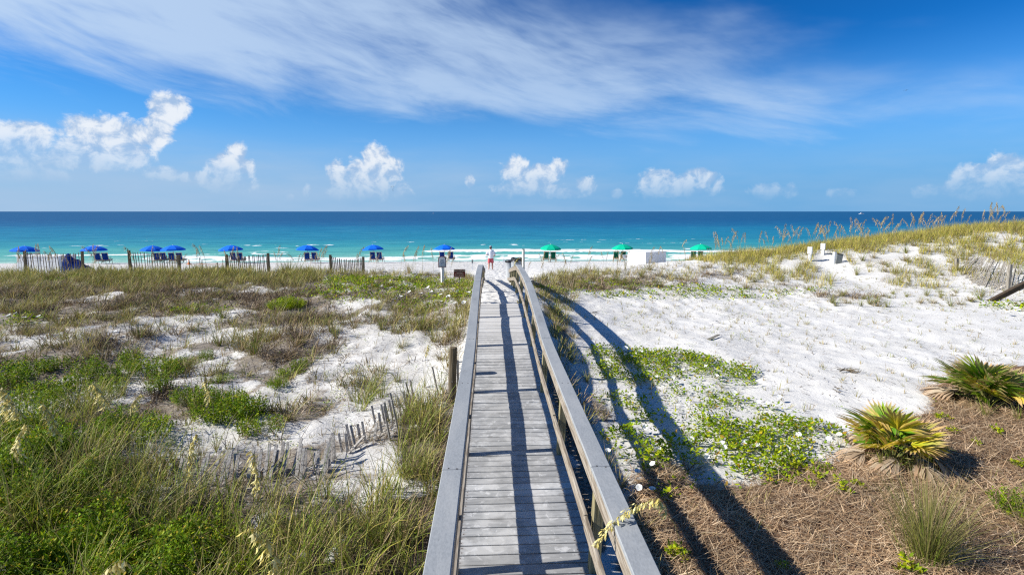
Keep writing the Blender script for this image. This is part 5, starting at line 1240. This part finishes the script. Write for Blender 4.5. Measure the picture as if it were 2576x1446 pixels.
for (vx, vy, k, s) in [(640, 890, 0, 1.7), (655, 860, 1, 1.6), (610, 880, 1, 1.4), (830, 835, 1, 1.5), (845, 850, 2, 1.3), (1010, 875, 0, 1.0), (960, 830, 2, 1.2), (890, 825, 1, 1.2), (1060, 830, 2, 1.4), (1090, 860, 0, 1.2), (745, 870, 1, 1.3), (680, 905, 3, 1.5),
                       (1000, 960, 0, .8), (940, 935, 3, .9), (870, 900, 3, 1.0), (780, 1005, 3, 1.2), (740, 1030, 3, 1.1), (820, 1035, 3, 1.1), (1110, 905, 1, 1.0), (1125, 830, 0, 1.3), (560, 800, 2, 1.4), (480, 830, 1, 1.2), (350, 850, 0, 1.4), (390, 870, 3, 1.2), (1000, 1020, 1, .9), (550, 870, 2, 1.3)]:
    tuft(vx, vy, k, s, 'separate grass tuft on the white sand between buried fence and ridge', 'grass tufts on sand beside the buried fence')
for i in range(34):
    tuft(random.uniform(2080, 2480), random.uniform(735, 775), i % 3, random.uniform(.7, 1.2), 'olive grass tuft at the sandy foot of the tall dune', 'grass tufts at the foot of the tall dune')
for i in range(46):
    tuft(random.uniform(2150, 2575), random.uniform(600, 700), i % 3, random.uniform(.8, 1.4), 'yellow-green grass tuft on the bare slope of the tall dune', 'grass tufts on the tall dune slope')
for i in range(44):
    tuft(random.uniform(1360, 2060), random.uniform(668, 730), (0, 1, 3)[i % 3], random.uniform(.9, 1.7), 'brown and olive grass tuft on the low ridge towards the storage box', 'grass tufts on the low ridge by the storage box')
for (vx, vy, k, s) in [(1375, 745, 1, 1.5), (1400, 760, 0, 1.4), (1385, 800, 0, 1.3), (1410, 830, 1, 1.2), (1395, 850, 2, 1.2), (1435, 905, 0, 1.0), (1400, 790, 2, 1.3), (1500, 1035, 3, 1.1), (1520, 1050, 3, 1.0), (1475, 960, 2, .8), (1440, 850, 1, 1.0), (1530, 1180, 0, .9), (1560, 1230, 1, .9), (1590, 1290, 3, .9), (1620, 1330, 1, .8)]:
    tuft(vx, vy, k, s, 'grass tuft growing close against the boardwalk on the vine side', 'grass tufts against the boardwalk by the vines')
for (vx, vy, s) in [(1680, 1200, 1.3), (1715, 1190, 1.2), (1650, 1190, 1.1), (1745, 1180, .9), (1630, 1215, .9)]:
    tuft(vx, vy, 3, s, 'mop of dead brown grass between the vines and the straw', 'dead grass mops beside the vines')
bc = [P(v, 690) for v in (712, 722, 735, 745)]
bm2 = tuft_mesh(160, .95, .22, .22, .45, .014, OLIVE + GREEN, .2)
o = link('grass_clump', bm2, None, on_ground(724, 29.6)); tag(o, 'big bushy olive grass clump beside the slat fence post', 'grass clump'); o.scale = (1.25, 1.1, 1.1)
o = link('grass_clump', tuft_mesh(60, .7, .10, .15, .4, .014, YELLOW + OLIVE, .4), None, on_ground(1028, 29.2)); tag(o, 'upright yellow grass clump behind the vines on the beach edge', 'grass clump')

# wiry clump on the straw
q = P(2330, 1412); n = 620; az = RNG.uniform(0, 6.3, n); r_ = np.abs(RNG.normal(0, .10, n))
WC = [(.21, .17, .07), (.26, .20, .09), (.15, .14, .05), (.30, .24, .13)]
a = Acc().add(*blades(np.stack([r_ * np.cos(az), r_ * np.sin(az), np.full(n, -.02)], -1), az + RNG.normal(0, .25, n), RNG.uniform(.55, 1.35, n), np.abs(RNG.normal(.30, .22, n)), np.abs(RNG.normal(.35, .3, n)), RNG.uniform(.004, .0075, n), pick(GREEN + OLIVE, n), pick(WC, n), 3))
o = link('wire_grass', a.me('wire_grass', M_grass), None, q); tag(o, 'wide wiry grass clump with reddish tips rising from the straw', 'grass clump')
o = link('wire_grass', tuft_mesh(90, .8, .10, .5, .6, .007, OLIVE + TAN, .4), None, P(2590, 1330)); tag(o, 'thin wiry grass clump beside the small green shrub on straw', 'grass clump')

# ------------------------------------------------------------------ palmettos
def fan(R, n, spread, cols, seed, droop=0.0):
    """one fan leaf: folded segments from the stalk tip, in its own frame (x forward, z up)"""
    rr = np.random.default_rng(seed); V = []; F = []; Cc = []
    for i in range(n):
        a = (i / (n - 1) - .5) * spread; L = R * (1 - .22 * abs(a / spread * 2) ** 2) * rr.uniform(.85, 1.05); wd = R * spread / n * .62
        d = np.array([math.cos(a), math.sin(a), 0]); s = np.array([-math.sin(a), math.cos(a), 0]); u = np.array([0, 0, 1.])
        pts = []
        for t in (0, .35, .7, 1.0): pts.append(d * L * t + u * (-(droop + .15) * L * t ** 2.2 + .02 * math.sin(a * 9)))
        o = len(V); g = cols[rr.integers(0, len(cols))]; tipc = (.66, .42, .26) if rr.random() < .75 else g
        for k, (p, hw) in enumerate(zip(pts, (.12, .55, .5, .0))):
            cc = np.array(g) * (1 - min(1, max(0, (k - 1.3) / 1.7))) + np.array(tipc) * min(1, max(0, (k - 1.3) / 1.7))
            if k < 3: V += [p - s * wd * hw, p - u * wd * .22, p + s * wd * hw]; Cc += [cc, cc * .85, cc]
            else: V += [p]; Cc += [cc]
        for k in range(2):
            b_ = o + 3 * k; F += [(b_, b_ + 1, b_ + 4), (b_, b_ + 4, b_ + 3), (b_ + 1, b_ + 2, b_ + 5), (b_ + 1, b_ + 5, b_ + 4)]
        b_ = o + 6; F += [(b_, b_ + 1, b_ + 3), (b_ + 1, b_ + 2, b_ + 3)]
    return np.array(V), np.array(F), np.clip(np.array(Cc), .003, 1)
PG = [(.21, .38, .02), (.29, .44, .025), (.15, .32, .02)]; PY_ = [(.70, .58, .04), (.58, .54, .03), (.42, .48, .03), (.76, .56, .12)]; PD = [(.46, .36, .25), (.56, .46, .34), (.36, .27, .18)]
def palmetto(vx, vy, s, label, spec):
    q = P(vx, vy); r = empty('palmetto', q, 0, label, 'palmetto', 'palmettos on the straw'); r.scale = (s,) * 3
    for i, (az, el, L, R, cols, dr) in enumerate(spec):
        v, f_, c = fan(R, 17, 2.5, cols, i + int(vx), dr); me_ = tri_mesh('leaf', v, f_, M_leaf, c)
        tip = Vector((math.cos(az) * math.cos(el) * L, math.sin(az) * math.cos(el) * L, max(.12, math.sin(el) * L)))
        lf = link('leaf', me_, r, tip); lf.rotation_euler = Euler((random.uniform(-.5, .5), -el * .85 + .1, az), 'XYZ')
        Geo().tube([(0, 0, -.03), tip * .5 + Vector((0, 0, .04)), tip], [.014, .010, .007], 5).obj('stalk', M_grass if False else M_stalk, r)
M_stalk = pm('palm_stalk', (.10, .13, .03), (.17, .15, .05), 8)
def spec_for(seed, n, mix):
    rr = random.Random(seed); out = []
    for i in range(n):
        az = 2 * math.pi * (i + rr.uniform(-.3, .3)) / n * 2.4; el = rr.uniform(.6, 1.45); u = rr.random()
        cols = PG if u < mix[0] else PY_ if u < mix[0] + mix[1] else PD
        if cols is PD: el = rr.uniform(.05, .3)
        out.append((az, el, rr.uniform(.22, .50), rr.uniform(.34, .50), cols, .7 if cols is PD else rr.uniform(.02, .2)))
    return out
palmetto(2480, 1020, 1.42, 'larger green fan-leaved palmetto where sand meets straw', spec_for(4, 40, (.66, .20)))
palmetto(2556, 1015, 1.05, 'smaller green palmetto crowding against the larger one', spec_for(11, 24, (.72, .1)))
palmetto(2245, 1158, 1.22, 'yellowing palmetto with dry bleached lower leaves on the straw', spec_for(8, 38, (.32, .40)))
for (vx, vy) in ((2250, 1185), (2290, 1190), (2330, 1165), (2215, 1180), (2480, 1050), (2560, 1060)):
    tuft(vx, vy, 2, .8, 'green grass tuft springing up in front of a palmetto', 'grass tufts in front of palmettos')

# ------------------------------------------------------------------ sea oats
OAT = [(.44, .34, .18), (.54, .43, .24), (.34, .25, .13)]; OATY = [(.62, .54, .20), (.72, .64, .30), (.54, .44, .12)]
def sea_oat_mesh(path, head, nsp, spl, cols, rng, hang=.7, stem=.0035, joined=True, lean_side=1):
    path = np.array(path, float); seg = np.linalg.norm(np.diff(path, axis=0), axis=1); cl = np.concatenate([[0], np.cumsum(seg)]); T = cl[-1]
    at_ = lambda s: np.array([np.interp(s, cl, path[:, k]) for k in range(3)])
    g = Geo().tube([Vector(at_(s)) for s in np.linspace(0, T, 9)], [stem * (1 - .5 * k / 8) for k in range(9)], 4); sv = np.array(g.V); sf = []
    for f_ in g.F:
        for k in range(1, len(f_) - 1): sf.append((f_[0], f_[k], f_[k + 1]))
    sc_ = np.tile(np.array([.30, .27, .10]), (len(sv), 1)); A = Acc(); A.add(sv, np.array(sf), sc_)
    B_ = A if joined else Acc(); bs = []; azs = []; pit = []; Ls = []
    for k in range(nsp):
        s = T - head * (1 - k / nsp) ; p = at_(s); a0 = rng.uniform(0, 6.3); ln = spl * 2.2 * (1 - .5 * k / nsp); nn = 5
        d0 = np.array([math.cos(a0) * .42 + .30 * lean_side, math.sin(a0) * .4, .25])
        for j in range(nn):
            t = (j + 1) / nn; pp = p + d0 * ln * t + np.array([0, 0, -hang * ln * t * t]); bs.append(pp); azs.append(rng.uniform(0, 6.3) if j % 2 else math.atan2(d0[1], d0[0])); pit.append(-rng.uniform(.5, 1.3)); Ls.append(spl * rng.uniform(.7, 1.1))
    bs = np.array(bs); N = len(bs); B_.add(*leaves(bs, np.array(azs), np.array(pit), np.array(Ls), np.array(Ls) * .42, pick(cols, N)))
    return (A, B_)
def bent(h, lean, droop, az, n=9):
    out = []; p = np.zeros(3)
    for k in range(n):
        out.append(p.copy()); t = k / (n - 1); a = lean + droop * t ** 3; p = p + h / (n - 1) * np.array([math.sin(a) * math.cos(az), math.sin(a) * math.sin(az), math.cos(a)])
    return out
OT = []
for k in range(6):
    A, _ = sea_oat_mesh(bent(1.25, RNG.uniform(.0, .16), RNG.uniform(.3, 1.5), 0), .44, 17, .050, OAT, RNG, 1.1, .006); OT.append(A.me('sea_oat', M_grass))
def oats(name_grp, label, pts, hr):
    for (x, y) in pts:
        o = link('sea_oat', OT[random.randrange(6)], None, (x, y, float(gz(x, y)) - .03), (0, 0, random.uniform(-1.2, 1.2) + (math.pi if random.random() < .35 else 0)), None)
        s_ = random.uniform(*hr); o.scale = (s_ * .95, s_ * .95, s_); tag(o, label, 'sea oat', name_grp)
pts = []
while len(pts) < 105:
    x = random.uniform(11, 33); y = random.uniform(29.5, 33.5)
    if random.random() < (.5 + .5 * (x - 11) / 22) and inview(x, y, 1.03): pts.append((x, y))
oats('sea oats on the tall dune', 'tall straw-coloured sea oat standing in the yellow grass of the tall dune', pts, (.95, 1.65))
pts = []
while len(pts) < 62:
    x = random.uniform(-30, -2.2); y = random.uniform(26, 31)
    if inview(x, y, 1.02): pts.append((x, y))
oats('sea oats along the low ridge', 'thin sea oat with drooping head on the ridge by the sand fences', pts, (.9, 1.55))
oats('sea oats near the storage box', 'thin sea oat on the low ridge towards the storage box', [(random.uniform(1.6, 11), random.uniform(25, 29)) for _ in range(24)], (.8, 1.4))
for i, (vx, vy, vt, lean, droop, az, hd, spl, lab) in enumerate([
        (120, 1330, 925, .10, .9, math.pi, .55, .085, 'large pale sea oat head swaying over the thicket edge'), (95, 1300, 965, .06, .8, math.pi, .42, .075, 'large pale sea oat head swaying over the thicket edge'), (165, 1330, 1010, -.05, .8, math.pi, .40, .07, 'large pale sea oat head swaying over the thicket edge'),
        (320, 1260, 955, .05, .9, math.pi, .35, .06, 'slender sea oat rising past a leafy shrub in the hollow'), (455, 1330, 1085, .12, .4, 0, .5, .06, 'golden sea oat leaning over the buried fence'), (660, 1340, 1130, .03, .3, math.pi, .45, .065, 'upright golden sea oat in front of the buried fence'),
        (690, 1560, 1290, -.10, 1.7, math.pi, .60, .085, 'heavy pale sea oat head arching over long grass'), (230, 1600, 1370, .12, 1.7, 0, .50, .075, 'heavy golden sea oat head arching right over long grass'), (545, 1140, 960, .02, .5, math.pi, .3, .05, 'slender sea oat standing in the bright shrub thicket'),
        (325, 1140, 985, .04, 1.0, 0, .3, .055, 'slender sea oat rising past a leafy shrub in the hollow'), (1068, 975, 868, .02, .4, 0, .22, .04, 'short pale sea oat on sand near the timber post'), (30, 1350, 1060, .05, .7, 0, .4, .065, 'large pale sea oat head swaying over the thicket edge')]):
    q = P(vx, vy); h = (vy - vt) * px_m(q[1]) * 1.05
    A, B_ = sea_oat_mesh(bent(h, lean, droop, az), hd * 1.15, 28, spl, OATY, RNG, .6, .004, False, -1 if az > 1 else 1)
    r = empty('sea_oat', q, 0, lab, 'sea oat', 'large sea oats in the near grass'); link('stem', A.me('stem', M_grass), r); link('panicle', B_.me('panicle', M_grass), r)
    n = 16; az_ = RNG.uniform(0, 6.3, n); lb = Acc().add(*blades(np.tile([0, 0, 0.], (n, 1)), az_, h * RNG.uniform(.4, .75, n), RNG.uniform(.1, .4, n), RNG.uniform(.4, 1.2, n), np.full(n, .008), pick(OLIVE, n), pick(GREEN + OLIVE, n), 3)); link('blade_cluster', lb.me('blade_cluster', M_grass), r)
# one head lies across the capped railing
cz = railtop(3.8)
pth = [(1.5, 4.05, 2.85), (1.40, 4.0, 3.6), (1.24, 3.95, 4.3), (1.06, 3.92, cz + .17), (.88, 3.9, cz + .13), (.72, 3.86, cz + .06), (.58, 3.80, cz - .05), (.50, 3.76, cz - .12)]
A, B_ = sea_oat_mesh(pth, .80, 52, .046, OATY, RNG, .45, .004, False, -1)
r = empty('sea_oat', pth[0], 0, 'golden sea oat head lying across the grey railing cap', 'sea oat'); under(link('stem', A.me('stem', M_grass)), r); under(link('panicle', B_.me('panicle', M_grass)), r)
# small one at the railing end
cz = railtop(19.2)
pth = [(1.0, 20.2, 3.5), (.98, 20.1, 4.4), (.9, 19.9, cz + .22), (.74, 19.8, cz + .16), (.62, 19.7, cz - .1)]
A, B_ = sea_oat_mesh(pth, .45, 12, .06, OATY, RNG, .6, .005, False, -1)
r = empty('sea_oat', pth[0], 0, 'small sea oat curling over the far railing end', 'sea oat'); under(link('stem', A.me('stem', M_grass)), r); under(link('panicle', B_.me('panicle', M_grass)), r)
print('tris', sum(len(o.data.polygons) for o in C.objects if o.type == 'MESH'))
